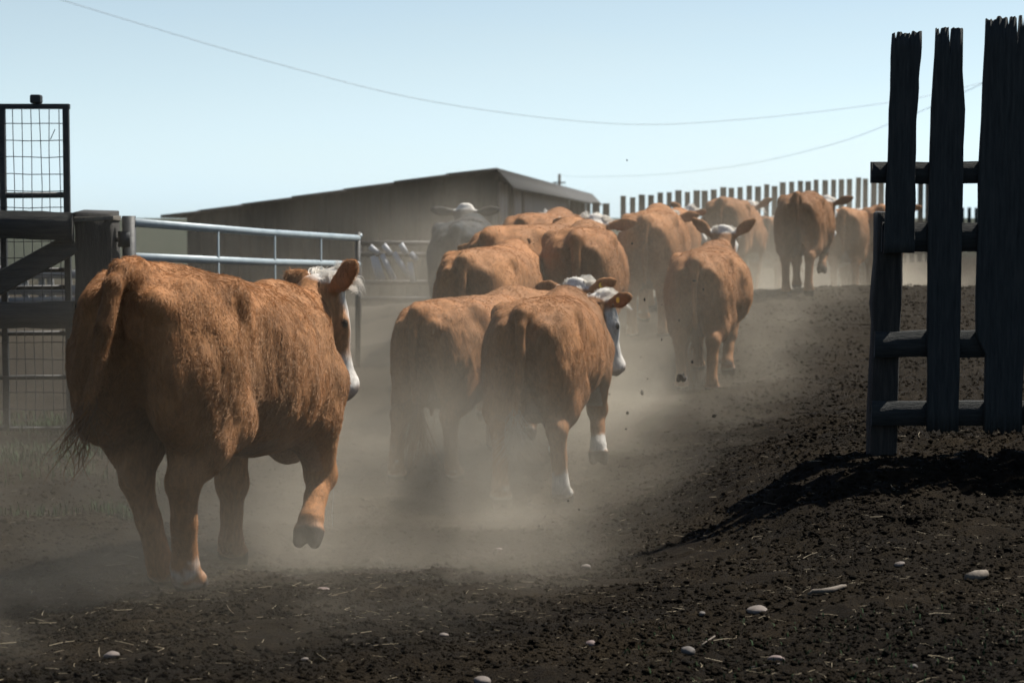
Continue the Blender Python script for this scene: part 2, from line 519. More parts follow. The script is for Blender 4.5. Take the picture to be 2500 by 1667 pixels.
        for side, fk, sf in ((-1, fore[0], shift[2]), (1, fore[1], shift[3])):
            P = FORE[fk] if isinstance(fk, str) else fk
            xs = [.21, .20, .175, .17, .175]
            J = [np.array([side * x + sf * q, y, z]) for x, (y, z), q in zip(xs, P, (0, .15, .5, 1, 1.05))]
            F.cone(J[0], J[1], .125, .105, .09); F.cone(J[1], J[2], .112, .072, .06)
            F.ell(J[2], (.070, .066, .075), .04)
            self._shank(J[2], J[3], J[4], .066, .058)
        # tail
        tp = tail or [(0, -.335, 1.265), (0, -.385, 1.17), (0, -.40, .98), (.0, -.385, .75), (0, -.37, .62)]
        self.tail = [np.array(t, float) for t in tp]
        rr = np.interp(np.linspace(0, 1, len(tp)), [0, .25, 1], [.052, .035, .02])
        F.cone((0, -.24, 1.29), self.tail[0], .05, rr[0], .05)
        for i in range(len(tp) - 1):
            F.cone(self.tail[i], self.tail[i + 1], rr[i], rr[i + 1], .012)
        V, Q = surface_nets(F)
        V = smooth_mesh(V, Q, 2, .5)
        N = vert_normals(V, Q)
        # rolls of flesh and tufted coat
        nz_ = vnoise(V * np.array([1, 1, .6]), 8, seed) * .008 + vnoise(V * np.array([1.3, 1, .6]), 24, seed + 5) * .0045
        w = self.coat_weight(V)
        V = V + N * (nz_ * w)[:, None]
        N = vert_normals(V, Q)
        self.V, self.Q, self.N = V, Q, N
        self.col = self.colour(V, N)
        del self.F
    def _shank(self, a, fet, toe, ra, rb):
        F = self.F
        m = a * .5 + fet * .5
        F.cone(a, m, ra, .050, .03); F.cone(m, fet, .050, rb, .03)
        d = unit(toe - fet); cor = fet + (toe - fet) * .5
        F.cone(fet, cor, rb, .054, .02)
        for s in (-1, 1):
            o = np.array([s * .031, 0, 0])
            F.cone(cor + o, toe + o * 1.2 - d * .004, .046, .033, .006)
        back = unit(np.cross([1, 0, 0], d)); back = back if back[1] < 0 else -back
        for s in (-1, 1):
            F.ell(fet + back * .042 + np.array([s * .024, 0, -.015]), (.016, .018, .022), .015)
        self.feet.append((fet, cor, toe))
    def coat_weight(self, V):
        q = self.head_q(V)
        head = np.exp(-np.maximum(0, np.linalg.norm(q - np.array([0, .2, -.07]), axis=1) - .22) / .05)
        legs = 1 - sstep(.45, .72, V[:, 2])
        return np.clip(1 - head * .9, 0, 1) * (1 - .75 * legs)
    def head_q(self, V): return (V - self.hp) @ self.H / self.hs
    def colour(self, V, N):
        n = len(V)
        q = self.head_q(V)
        j = vnoise(V, 14, self.seed + 3) * .5 + vnoise(V, 40, self.seed + 4) * .3
        body = BLACK if self.dark else RED * self.red
        col = np.tile(body, (n, 1)) * (1 + .16 * vnoise(V, 2.2, self.seed + 8) + .26 * vnoise(V * np.array([1, 1, .6]), 6, self.seed + 9) + .2 * j)[:, None] * np.array([1, 1, 1]) + (RED * np.array([.10, .16, .25]))[None] * vnoise(V, 3.1, self.seed + 77)[:, None]
        mixin = lambda m, c: col * (1 - m[:, None]) + np.array(c) * m[:, None]
        near = np.linalg.norm(q - np.array([0, .22, -.08]), axis=1) < .42
        # white face: front of the head and crest of the poll; cheeks stay red where face_red is high
        face = sstep(-.06 + self.face_red * .05, .0 + self.face_red * .05, q[:, 2] + .25 * np.maximum(q[:, 1] - .22, 0) + j * .02 + .09 * (1 - self.face_red)) * sstep(-.03, .02, q[:, 1] + q[:, 2] * .4)
        low = sstep(.27, .34, q[:, 1] + j * .03)
        white = np.clip(np.maximum(face, low), 0, 1) * near * (np.abs(q[:, 0]) < .135)
        col = mixin(white, WHITE)
        wup = self.H.T @ np.array([0, 0, 1.0]); top = unit(wup * .9 + np.array([0, 0, .45]))
        cr = (q - np.array([0, .045, -.05])) @ top
        col = mixin(sstep(.055, .085, cr + j * .02) * (np.linalg.norm(q, axis=1) < .2) * (np.abs(q[:, 0]) < .12), WHITE)
        col = mixin(sstep(.435, .46, q[:, 1]) * near * (np.abs(q[:, 0]) < .12), MUZ)
        for sx in (-1, 1):
            eye = np.linalg.norm((q - np.array([sx * .115, .158, -.03])) / np.array([.03, .026, .02]), axis=1)
            col = mixin(1 - sstep(.7, 1.1, eye), [.008, .007, .006])
        # underline
        under = (1 - sstep(.59, .66, V[:, 2] + j * .04)) * sstep(.28, .4, V[:, 1]) * (1 - sstep(1.6, 1.75, V[:, 1])) * (np.abs(V[:, 0]) < .26) * sstep(.1, .5, -N[:, 2]) * (V[:, 2] > .47)
        if not self.dark: col = mixin(under * self.under, WHITE * .8)
        ud = np.exp(-(np.maximum(0, np.linalg.norm((V - np.array([0, .12, .61])) / np.array([.15, .22, .16]), axis=1) - .9) / .12) ** 2) * (np.abs(V[:, 0]) < .17) * (V[:, 2] < .72) * (V[:, 2] > .44) * (np.abs(V[:, 1] - .1) < .24)
        if self.udder and not self.dark: col = mixin(ud, PINK)
        if self.patch is not None:                # pale skin in the flank fold
            pd = np.linalg.norm((V - np.array(self.patch[:3])) / np.array(self.patch[3:]), axis=1)
            col = mixin(1 - sstep(.6, 1.0, pd + j * .5), WHITE)
        for (fet, cor, toe), sk in zip(self.feet, self.sock):
            ax_ = unit(toe - fet); s = (V - cor) @ ax_
            dist = np.linalg.norm(V - fet, axis=1); dt = np.linalg.norm(V - (cor + toe) / 2, axis=1)
            sock = np.maximum(1 - sstep(.075 * sk, .115 * sk, dist + j * .05), (1 - sstep(.06, .10, dt + j * .03))) * min(1, sk)
            if not self.dark: col = mixin(sock, WHITE * .85)
            hoof = sstep(-.012, .004, s + j * .012) * (dt < .12)
            col = mixin(hoof, HOOF)
        return np.clip(col, 0.004, 1)

def curves_obj(name, P, rad, col, mat, parent):
    """P (n, k, 3) hair points, rad (n, k), col (n, 3)"""
    n, k = P.shape[:2]
    cu = bpy.data.hair_curves.new(name)
    cu.add_curves([k] * n)
    cu.attributes['position'].data.foreach_set('vector', P.astype(np.float32).ravel())
    ra = cu.attributes.get('radius') or cu.attributes.new('radius', 'FLOAT', 'POINT')
    ra.data.foreach_set('value', rad.astype(np.float32).ravel())
    ca = cu.attributes.new('coat', 'FLOAT_VECTOR', 'CURVE')
    ca.data.foreach_set('vector', col.astype(np.float32).ravel())
    cu.materials.append(mat)
    o = bpy.data.objects.new(name, cu); C.objects.link(o); o.parent = parent
    return o

def coat_hairs(cow, n, radius, length, r_):
    V, Q, N = cow.V, cow.Q, cow.N
    tri = np.concatenate([Q[:, [0, 1, 2]], Q[:, [0, 2, 3]]])
    a, b, c = V[tri[:, 0]], V[tri[:, 1]], V[tri[:, 2]]
    area = np.linalg.norm(np.cross(b - a, c - a), axis=1) * .5
    cum = np.cumsum(area)
    t = np.searchsorted(cum, r_.random(n) * cum[-1]); t = np.minimum(t, len(tri) - 1)
    u, v = r_.random(n), r_.random(n); f = u + v > 1; u[f], v[f] = 1 - u[f], 1 - v[f]
    P = a[t] + (b[t] - a[t]) * u[:, None] + (c[t] - a[t]) * v[:, None]
    i0 = tri[t, 0]
    Nn = N[i0]; col = cow.col[i0].copy()
    q = cow.head_q(P)
    near_head = np.linalg.norm(q - np.array([0, .2, -.07]), axis=1) < .36
    # drop hair on muzzle, udder and hooves
    keep = ~((q[:, 1] > .43) & near_head)
    if cow.udder: keep &= np.linalg.norm(P - np.array([0, .12, .58]), axis=1) > .16
    for fet, cor, toe in cow.feet:
        keep &= ~(((P - cor) @ unit(toe - fet) > -.005) & (np.linalg.norm(P - (cor + toe) / 2, axis=1) < .11))
    P, Nn, col, q, near_head = P[keep], Nn[keep], col[keep], q[keep], near_head[keep]
    n = len(P)
    leg = 1 - sstep(.45, .75, P[:, 2])
    flow = np.zeros((n, 3)); flow[:, 1] = -.55; flow[:, 2] = -.85
    rear = 1 - sstep(-.1, .35, P[:, 1]); flow[:, 1] += .45 * rear
    flow[near_head] = cow.H[:, 1] * .9 + np.array([0, 0, -.3])
    flow[leg > .5] = (0, -.1, -1)
    # coherent swirls make the coat fall in locks
    sw = np.stack([vnoise(P * np.array([1, 1, .5]), 13, cow.seed + 20 + i) for i in range(3)], 1)
    sw2 = np.stack([vnoise(P * np.array([1, 1, .55]), 34, cow.seed + 30 + i) for i in range(3)], 1)
    flow = flow + sw * .5 + sw2 * .4 + r_.normal(0, .5, (n, 3))
    flow -= Nn * (flow * Nn).sum(1, keepdims=True)
    flow /= np.maximum(np.linalg.norm(flow, axis=1, keepdims=True), 1e-6)
    L = length * (1 - .55 * leg) * (.7 + .6 * r_.random(n)) * (1 + .35 * vnoise(P, 7, cow.seed + 50))
    L = np.where(near_head, L * .42, L)
    ear = (np.abs(q[:, 0]) > .15) & near_head
    L = np.where(ear, max(length, .02) * .8 * (.6 + .7 * r_.random(n)), L)
    lift = .40 + .30 * vnoise(P, 18, cow.seed + 60) + r_.normal(0, .12, n)
    ss = np.linspace(0, 1, 4)
    pts = np.empty((n, 4, 3))
    for k, s in enumerate(ss):
        pts[:, k] = P - Nn * .002 + Nn * (L * lift * (s - .45 * s * s))[:, None] + flow * (L * s * (.75 + .25 * s))[:, None] + sw2 * (L * .22 * s * s)[:, None]
    col = col * (1 + .09 * r_.normal(0, 1, n) + .10 * sw2[:, 0])[:, None]
    col *= 1.18
    rad = np.repeat((radius * np.array([1, .9, .65, .15]))[None], n, 0) * (.8 + .4 * r_.random((n, 1)))
    return pts, rad, np.clip(col, .003, .95)

def tuft_hairs(cow, n, r_, size=1.0, radius=.0012):
    """tousled pale crest: locks that spring from the poll and fall to both sides"""
    wup = cow.H.T @ np.array([0, 0, 1.0])                      # straight up, seen in the head's own axes
    top = unit(wup * .9 + np.array([0, 0, .45])); front_ = unit(np.array([0, 1, 0]) - top * top[1])
    K = 46
    lx = r_.normal(0, .05, K); ly = r_.normal(0, .028, K)
    ld = np.array([1.0, 0, 0]) * (np.sign(lx + r_.normal(0, .03, K)) * (.3 + r_.random(K) * .8))[:, None] + top * (.35 + .9 * r_.random(K))[:, None] + front_ * r_.normal(.12, .35, K)[:, None]
    ld /= np.linalg.norm(ld, axis=1, keepdims=True)
    lL = (.06 + .08 * r_.random(K)) * size; ph = r_.random(K) * 6.283; cw = r_.normal(0, 1, (K, 3))
    g = r_.integers(0, K, n)
    x = lx[g] + r_.normal(0, .009, n); y = ly[g] + r_.normal(0, .009, n)
    root = np.array([0, .045, -.05]) + top * (.118 - 3.5 * x * x - 3 * y * y)[:, None] + front_ * y[:, None]; root[:, 0] += x
    spread = r_.normal(0, 1, (n, 3)) * .007; L = lL[g] * (.75 + .35 * r_.random(n))
    pts = np.empty((n, 5, 3))
    for k, s in enumerate(np.linspace(0, 1, 5)):
        curl = cw[g] * (np.sin(ph[g] + s * 4.0) - np.sin(ph[g]))[:, None] * .010 * size
        pts[:, k] = root + ld[g] * (L * s)[:, None] - wup * (L * .75 * s * s)[:, None] + curl + spread * (.4 + .8 * s * (1.4 - s))
    W = cow.hp + pts.reshape(-1, 3) @ cow.H.T * cow.hs
    col = np.tile(np.array([.62, .59, .53]), (n, 1)) * (.85 + .25 * r_.random((n, 1)))
    rad = np.repeat((radius * np.array([1, 1, .85, .6, .15]))[None], n, 0)
    return W.reshape(n, 5, 3), rad, np.clip(col, 0, .95)

def switch_hairs(cow, n, r_, length=.42, radius=.0016, wind=(0, -.1, 0), col=None):
    """the brush at the end of the tail"""
    e = cow.tail[-1]; d0 = unit(cow.tail[-1] - cow.tail[-2])
    t = r_.random(n); root = cow.tail[-2] * (1 - t[:, None]) * .6 + cow.tail[-1] * (t[:, None] * .6 + .4) + r_.normal(0, .011, (n, 3))
    g = r_.integers(0, 14, n); gd = np.random.default_rng(cow.seed).normal(0, .33, (14, 3))
    d = d0 + gd[g] * .8 + r_.normal(0, .10, (n, 3)); d /= np.linalg.norm(d, axis=1, keepdims=True)
    L = length * (.55 + .5 * r_.random(n))
    ph = gd[g][:, 0] * 9
    pts = np.empty((n, 7, 3))
    for k, s in enumerate(np.linspace(0, 1, 7)):
        curl = np.stack([np.sin(ph + s * 4.5), np.cos(ph * 1.7 + s * 4), .4 * np.sin(ph * .7 + s * 5)], 1) * (.055 * s)
        pts[:, k] = root + d * (L * s)[:, None] + np.array([0, 0, -1.0]) * (L * .35 * s * s)[:, None] + curl + np.array(wind) * (L * s * s)[:, None]
    base = (RED * .55 if not cow.dark else BLACK) if col is None else np.array(col)
    cl = np.tile(base, (n, 1)) * (.7 + .6 * r_.random((n, 1)))
    rad = np.repeat((radius * np.array([1, 1, 1, .9, .8, .55, .15]))[None], n, 0)
    return pts, rad, np.clip(cl, 0, .95)

def coat_material():
    m, n, l, out = new_mat('cattle_hide')
    b = n.new('ShaderNodeBsdfPrincipled'); b.inputs['Roughness'].default_value = .8; b.inputs['Specular IOR Level'].default_value = .15
    at_ = n.new('ShaderNodeAttribute'); at_.attribute_name = 'hide'
    tc = n.new('ShaderNodeTexCoord'); mp = n.new('ShaderNodeMapping'); mp.inputs['Scale'].default_value = (1, 1, .35)
    l.new(tc.outputs['Object'], mp.inputs['Vector'])
    t = n.new('ShaderNodeTexNoise'); t.inputs['Scale'].default_value = 70; t.inputs['Detail'].default_value = 5
    l.new(mp.outputs['Vector'], t.inputs['Vector'])
    mr = n.new('ShaderNodeMapRange'); mr.inputs[1].default_value = .3; mr.inputs[2].default_value = .7; mr.inputs[3].default_value = .7; mr.inputs[4].default_value = 1.2
    l.new(t.outputs['Fac'], mr.inputs[0])
    mx = n.new('ShaderNodeVectorMath'); mx.operation = 'SCALE'
    l.new(at_.outputs['Color'], mx.inputs[0]); l.new(mr.outputs[0], mx.inputs['Scale'])
    l.new(mx.outputs['Vector'], b.inputs['Base Color'])
    bp = n.new('ShaderNodeBump'); bp.inputs['Strength'].default_value = .35; bp.inputs['Distance'].default_value = .01
    l.new(t.outputs['Fac'], bp.inputs['Height']); l.new(bp.outputs['Normal'], b.inputs['Normal'])
    l.new(b.outputs['BSDF'], out.inputs['Surface'])
    return m

def hair_material():
    m, n, l, out = new_mat('cattle_hair')
    at_ = n.new('ShaderNodeAttribute'); at_.attribute_name = 'coat'
    d = n.new('ShaderNodeBsdfDiffuse'); tr = n.new('ShaderNodeBsdfTranslucent'); mix = n.new('ShaderNodeMixShader'); mix.inputs[0].default_value = .28
    g = n.new('ShaderNodeBsdfGlossy'); g.inputs['Roughness'].default_value = .45
    mix2 = n.new('ShaderNodeMixShader'); mix2.inputs[0].default_value = .04
    l.new(at_.outputs['Color'], d.inputs['Color']); l.new(at_.outputs['Color'], tr.inputs['Color'])
    g.inputs['Color'].default_value = (.9, .75, .6, 1)
    l.new(d.outputs[0], mix.inputs[1]); l.new(tr.outputs[0], mix.inputs[2])
    l.new(mix.outputs[0], mix2.inputs[1]); l.new(g.outputs[0], mix2.inputs[2])
    l.new(mix2.outputs[0], out.inputs['Surface'])
    return m
M_HIDE, M_HAIR = coat_material(), hair_material()
M_TAG = noise_mat('ear_tag_plastic', (.62, .42, .03), (.75, .52, .06), 20, .45, bump=0)

def place_cow(spec):
    """spec: tail head pixel (2352-wide), depth, heading in degrees to the right, body kwargs, hair counts, label"""
    s = spec
    s['body'].setdefault('red', (1, 1.02, 1.0, .92, 1.1, 1.0, 1.04, 1, .93, 1.12, .97, 1.1, .95, .8, .78, .98, .9, .85)[s['seed']])
    cow = Cow(seed=s['seed'], **s['body'])
    th = at_disp(s['tail'][0], s['tail'][1], s['d'])
    a = R(s['head']); fw = Vector((math.sin(a), math.cos(a), 0)); 
    hx, hy = th.x + fw.x * .3, th.y + fw.y * .3
    g0 = gz(hx, hy)
    sc = s.get('scale') or min(1.1, max(.86, (th.z - g0) / 1.345))
    hx, hy = th.x + fw.x * .3 * sc, th.y + fw.y * .3 * sc
    g0 = gz(hx, hy); g1 = gz(hx + fw.x * 1.35 * sc, hy + fw.y * 1.35 * sc)
    pitch = math.atan2(g1 - g0, 1.35 * sc) + R(s.get('tip', 0))
    root = empty('cow', (hx, hy, g0 + s.get('dz', 0)), 0)
    root.rotation_euler = (pitch, R(s.get('lean', 0)), -a)
    root.scale = (sc, sc, sc)
    tag(root, s['label'], 'cow', 'cattle running through the yard')
    body = mesh_np('body', cow.V, cow.Q, M_HIDE, root, smooth=True)
    ca = body.data.attributes.new('hide', 'FLOAT_VECTOR', 'POINT')
    ca.data.foreach_set('vector', cow.col.astype(np.float32).ravel())
    r_ = np.random.default_rng(s['seed'] * 11 + 1)
    if s.get('hair'):
        P, rad, col = coat_hairs(cow, s['hair'], s.get('hair_r', .0011), s.get('hair_l', .042), r_)
        curves_obj('coat', P, rad, col, M_HAIR, root)
    if s.get('tuft'):
        P, rad, col = tuft_hairs(cow, s['tuft'], r_, s.get('tuft_size', 1.0), s.get('tuft_r', .0013))
        curves_obj('poll_tuft', P, rad, col, M_HAIR, root)
    if s.get('switch'):
        P, rad, col = switch_hairs(cow, s['switch'], r_, s.get('switch_l', .42), s.get('switch_r', .0016), s.get('wind', (0, -.1, 0)), s.get('switch_col'))
        curves_obj('tail_switch', P, rad, col, M_HAIR, root)
    for k in s.get('tags', ()):
        b, t, A = cow.ears[k]
        c = np.array(b) * .5 + np.array(t) * .5 - A[:, 2] * .023
        mb = MB(); n_ = Vector(A[:, 2])
        mb.tube([Vector(c) - n_ * .004, Vector(c) + n_ * .004], .021, 16)
        mb.build('ear_tag', M_TAG, root)
    return root, cow

# ------------------------------------------------------------------ ground
def axis_steps(lo, d0, d1, hi, step, grow):
    a = list(np.arange(d0, d1, step))
    s = step; x = a[-1]
    while x < hi:
        s *= grow; x += s; a.append(x)
    s = step; x = d0; pre = []
    while x > lo:
        s *= grow; x -= s; pre.append(x)
    return np.array(pre[::-1] + a)
GX = axis_steps(-1400, -3.6, 4.6, 1400, .032, 1.09)
GY = axis_steps(-40, 5.6, 14.5, 2500, .032, 1.03)
def relief(x, y):
    p = np.stack([x, y, np.zeros_like(x)], 1)
    fine = np.exp(-np.maximum(0, y - 15) / 25) * np.exp(-np.maximum(0, np.abs(x) - 5) / 8)
    near = np.exp(-np.maximum(0, y - 14.5) / 5) * np.exp(-np.maximum(0, np.abs(x - .5) - 4.2) / 2)
    bank = .7 * sstep(.9, 2.4, x - .04 * (y - 11)) * sstep(9.0, 10.8, y) * (1 - sstep(30, 45, y))
    z = vnoise(p, .9, 70) * .035 + vnoise(p, 2.3, 71) * .022
    z = z + (np.abs(vnoise(p, 5.5, 72)) - .3) * (.02 + .04 * bank) * fine
    z = z + (vnoise(p, 12, 73) * .011 + vnoise(p, 26, 74) * .006) * near * (1 + .8 * bank)
    return z + hoof_prints(x, y)
def hoof_prints(x, y):
    cs = .36; z = np.zeros_like(x)
    m = (y > 5) & (y < 21) & (np.abs(x) < 6)
    xs, ys_ = x[m], y[m]; acc = np.zeros_like(xs)
    ix, iy = np.floor(xs / cs).astype(np.int64), np.floor(ys_ / cs).astype(np.int64)
    o_ = np.zeros_like(ix)
    for dx in (-1, 0, 1):
        for dy in (-1, 0, 1):
            cx, cy = ix + dx, iy + dy
            h = [_hash(cx, cy, o_, 200 + k) for k in range(5)]
            px0 = (cx + .5 + .45 * h[0]) * cs; py0 = (cy + .5 + .45 * h[1]) * cs; a = h[2] * .6
            u = (xs - px0) * np.cos(a) + (ys_ - py0) * np.sin(a); v = -(xs - px0) * np.sin(a) + (ys_ - py0) * np.cos(a)
            r = np.sqrt((u / .055) ** 2 + (v / .075) ** 2); k = (h[3] > -.15) * (.7 + .5 * h[4])
            acc += k * (-.020 * np.exp(-r ** 4) + .008 * np.exp(-((r - 1.45) / .4) ** 2))
    z[m] = acc
    return z
def build_ground():
    X, Y = np.meshgrid(GX, GY, indexing='ij')
    x, y = X.ravel(), Y.ravel()
    z = ground_z(x, y) + relief(x, y)
    nx, ny = len(GX), len(GY)
    i = np.arange(nx * ny).reshape(nx, ny)
    F = np.stack([i[:-1, :-1].ravel(), i[1:, :-1].ravel(), i[1:, 1:].ravel(), i[:-1, 1:].ravel()], 1)
    global M_SOIL
    m, n, l, out = new_mat('trodden_soil'); M_SOIL = m
    b = n.new('ShaderNodeBsdfPrincipled'); b.inputs['Roughness'].default_value = .97; b.inputs['Specular IOR Level'].default_value = .05
    tc = n.new('ShaderNodeTexCoord')
    def noise(sc, det, rough=.6):
        t = n.new('ShaderNodeTexNoise'); t.inputs['Scale'].default_value = sc; t.inputs['Detail'].default_value = det; t.inputs['Roughness'].default_value = rough
        l.new(tc.outputs['Object'], t.inputs['Vector']); return t
    t1, t2, t3 = noise(1.1, 5), noise(14, 8, .75), noise(90, 4, .7)
    r1 = ramp(n, [(.3, (.0072, .0055, .0035)), (.5, (.0135, .0103, .0064)), (.72, (.0235, .0180, .0113))]); l.new(t2.outputs['Fac'], r1.inputs['Fac'])
    r2 = ramp(n, [(.35, (.62, .62, .62)), (.65, (1.25, 1.2, 1.1))]); l.new(t1.outputs['Fac'], r2.inputs['Fac'])
    r3 = ramp(n, [(.35, (.65, .65, .65)), (.62, (1.15, 1.12, 1.05)), (.74, (1.9, 1.8, 1.55))]); l.new(t3.outputs['Fac'], r3.inputs['Fac'])
    m1 = n.new('ShaderNodeMix'); m1.data_type = 'RGBA'; m1.blend_type = 'MULTIPLY'; m1.inputs[0].default_value = 1
    m2 = n.new('ShaderNodeMix'); m2.data_type = 'RGBA'; m2.blend_type = 'MULTIPLY'; m2.inputs[0].default_value = 1
    l.new(r1.outputs[0], m1.inputs[6]); l.new(r2.outputs[0], m1.inputs[7]); l.new(m1.outputs[2], m2.inputs[6]); l.new(r3.outputs[0], m2.inputs[7])
    # drier, paler soil past the yard and grass further off
    sep = n.new('ShaderNodeSeparateXYZ'); l.new(tc.outputs['Object'], sep.inputs[0])
    far = n.new('ShaderNodeMapRange'); far.inputs[1].default_value = 14; far.inputs[2].default_value = 30; l.new(sep.outputs['Y'], far.inputs[0])
    dry = ramp(n, [(.3, (0.0213, 0.0171, 0.0118)), (.7, (0.0426, 0.035, 0.0243))]); l.new(t2.outputs['Fac'], dry.inputs['Fac'])
    m3 = n.new('ShaderNodeMix'); m3.data_type = 'RGBA'; l.new(far.outputs[0], m3.inputs[0]); l.new(m2.outputs[2], m3.inputs[6]); l.new(dry.outputs[0], m3.inputs[7])
    fg = n.new('ShaderNodeMapRange'); fg.inputs[1].default_value = 60; fg.inputs[2].default_value = 110; l.new(sep.outputs['Y'], fg.inputs[0])
    grs = ramp(n, [(.3, (.022, .025, .018)), (.7, (.038, .041, .029))]); l.new(t1.outputs['Fac'], grs.inputs['Fac'])
    m4 = n.new('ShaderNodeMix'); m4.data_type = 'RGBA'; l.new(fg.outputs[0], m4.inputs[0]); l.new(m3.outputs[2], m4.inputs[6]); l.new(grs.outputs[0], m4.inputs[7])
    l.new(m4.outputs[2], b.inputs['Base Color'])
    bp = n.new('ShaderNodeBump'); bp.inputs['Strength'].default_value = 1.0; bp.inputs['Distance'].default_value = .03
    ad = n.new('ShaderNodeMath'); ad.operation = 'ADD'; l.new(t2.outputs['Fac'], ad.inputs[0]); l.new(t3.outputs['Fac'], ad.inputs[1])
    l.new(ad.outputs[0], bp.inputs['Height']); l.new(bp.outputs['Normal'], b.inputs['Normal'])
    l.new(b.outputs['BSDF'], out.inputs['Surface'])
    g = mesh_np('ground', np.stack([x, y, z], 1), F, m, smooth=True)
    tag(g, kind='structure')
    return g
build_ground()
def surf(x, y):
    x = np.atleast_1d(np.asarray(x, float)); y = np.atleast_1d(np.asarray(y, float))
    return ground_z(x, y) + relief(x, y)
def sz(x, y): return float(surf(x, y)[0])

# ------------------------------------------------------------------ timber fence on the right
M_WOOD = noise_mat('weathered_timber', (0.0076, 0.0091, 0.0091), (0.0182, 0.0205, 0.0198), 9, .9, (6, 6, .5), .5, 40, c2=(0.0319, 0.0327, 0.0296))
M_WOOD2 = noise_mat('grey_brown_timber', (0.0091, 0.0084, 0.0076), (0.0198, 0.0182, 0.0152), 9, .9, (6, 6, .5), .5, 40, c2=(0.038, 0.0334, 0.0274))
M_WOODH = noise_mat('weathered_rail', (0.0084, 0.0091, 0.0087), (0.019, 0.0201, 0.019), 9, .9, (.5, 6, 6), .5, 40, c2=(0.0334, 0.0327, 0.0289))

def plank(name, left, right, z0, z1, yf, th, mat, parent, jag=.05, seed=0, nx=18, nz=22, splits=(), wob=.0032, bottom=.0):
    """upright board; left and right give x at height as (z, x) lists; the top is splintered"""
    rs = np.random.default_rng(seed)
    zs = np.linspace(0, 1, nz)
    L = lambda z: np.interp(z, [p[0] for p in left], [p[1] for p in left])
    Rr = lambda z: np.interp(z, [p[0] for p in right], [p[1] for p in right])
    top = np.empty(nx)
    v = 0
    for i in range(nx):
        v = v * .6 + rs.normal(0, 1) * .5
        top[i] = z1 - abs(v) * jag * .42
    for f, depth in splits:
        k = int(f * (nx - 1)); top[k] = z1 - depth
    bot = z0 + rs.normal(0, 1, nx) * bottom
    wl_ = np.convolve(rs.normal(0, wob, nz + 2), [.4, .6, .4], 'valid'); wr_ = np.convolve(rs.normal(0, wob, nz + 2), [.4, .6, .4], 'valid')
    V = []; 
    for side in (0, 1):
        for j in range(nz):
            for i in range(nx):
                z = bot[i] + (top[i] - bot[i]) * zs[j]
                f = i / (nx - 1)
                # the jagged edge stays near the end of the board
                zc = z0 + (z1 - jag - z0) * zs[j] if j < nz - 1 else top[i]
                if j == 0: zc = bot[i]
                x = (L(zc) + wl_[j] * (1 if i == 0 else 0)) * (1 - f) + (Rr(zc) + wr_[j] * (1 if i == nx - 1 else 0)) * f
                gr = .0016 * math.sin(i * 2.1 + seed) + .001 * math.sin(i * 5.3 + j * .3)
                V.append((x, yf + (th if side else 0) + (gr if not side else -gr), zc))
    idx = lambda s, j, i: (s * nz + j) * nx + i
    Fq = []
    for j in range(nz - 1):
        for i in range(nx - 1):
            Fq.append((idx(0, j, i), idx(0, j, i + 1), idx(0, j + 1, i + 1), idx(0, j + 1, i)))
            Fq.append((idx(1, j, i + 1), idx(1, j, i), idx(1, j + 1, i), idx(1, j + 1, i + 1)))
        Fq.append((idx(1, j, 0), idx(0, j, 0), idx(0, j + 1, 0), idx(1, j + 1, 0)))
        Fq.append((idx(0, j, nx - 1), idx(1, j, nx - 1), idx(1, j + 1, nx - 1), idx(0, j + 1, nx - 1)))
    for i in range(nx - 1):
        Fq.append((idx(0, nz - 1, i), idx(0, nz - 1, i + 1), idx(1, nz - 1, i + 1), idx(1, nz - 1, i)))
        Fq.append((idx(1, 0, i), idx(1, 0, i + 1), idx(0, 0, i + 1), idx(0, 0, i)))
    return mesh_np(name, np.array(V), np.array(Fq), mat, parent)

def rail_board(name, x0, x1, zt0, zt1, h, yf, th, mat, parent, seed=0, n=26, wob=.004):
    rs = np.random.default_rng(seed); V = []
    t_ = rs.normal(0, wob, n).cumsum() * .5; b_ = rs.normal(0, wob, n).cumsum() * .5
    t_ -= np.linspace(0, t_[-1], n); b_ -= np.linspace(0, b_[-1], n)
    for i in range(n):
        f = i / (n - 1); x = x0 + (x1 - x0) * f; zt = zt0 + (zt1 - zt0) * f + t_[i]; zb = zt0 + (zt1 - zt0) * f - h + b_[i]
        V += [(x, yf, zb), (x, yf + th, zb), (x, yf + th, zt), (x, yf, zt)]
    F = []
    for i in range(n - 1):
        a, c = i * 4, (i + 1) * 4
        for k in range(4):
            F.append((a + k, c + k, c + (k + 1) % 4, a + (k + 1) % 4))
    F.append((3, 2, 1, 0)); e = (n - 1) * 4; F.append((e, e + 1, e + 2, e + 3))
    return mesh_np(name, np.array(V), [np.array(F[:-2]), np.array(F[-2:])], mat, parent)

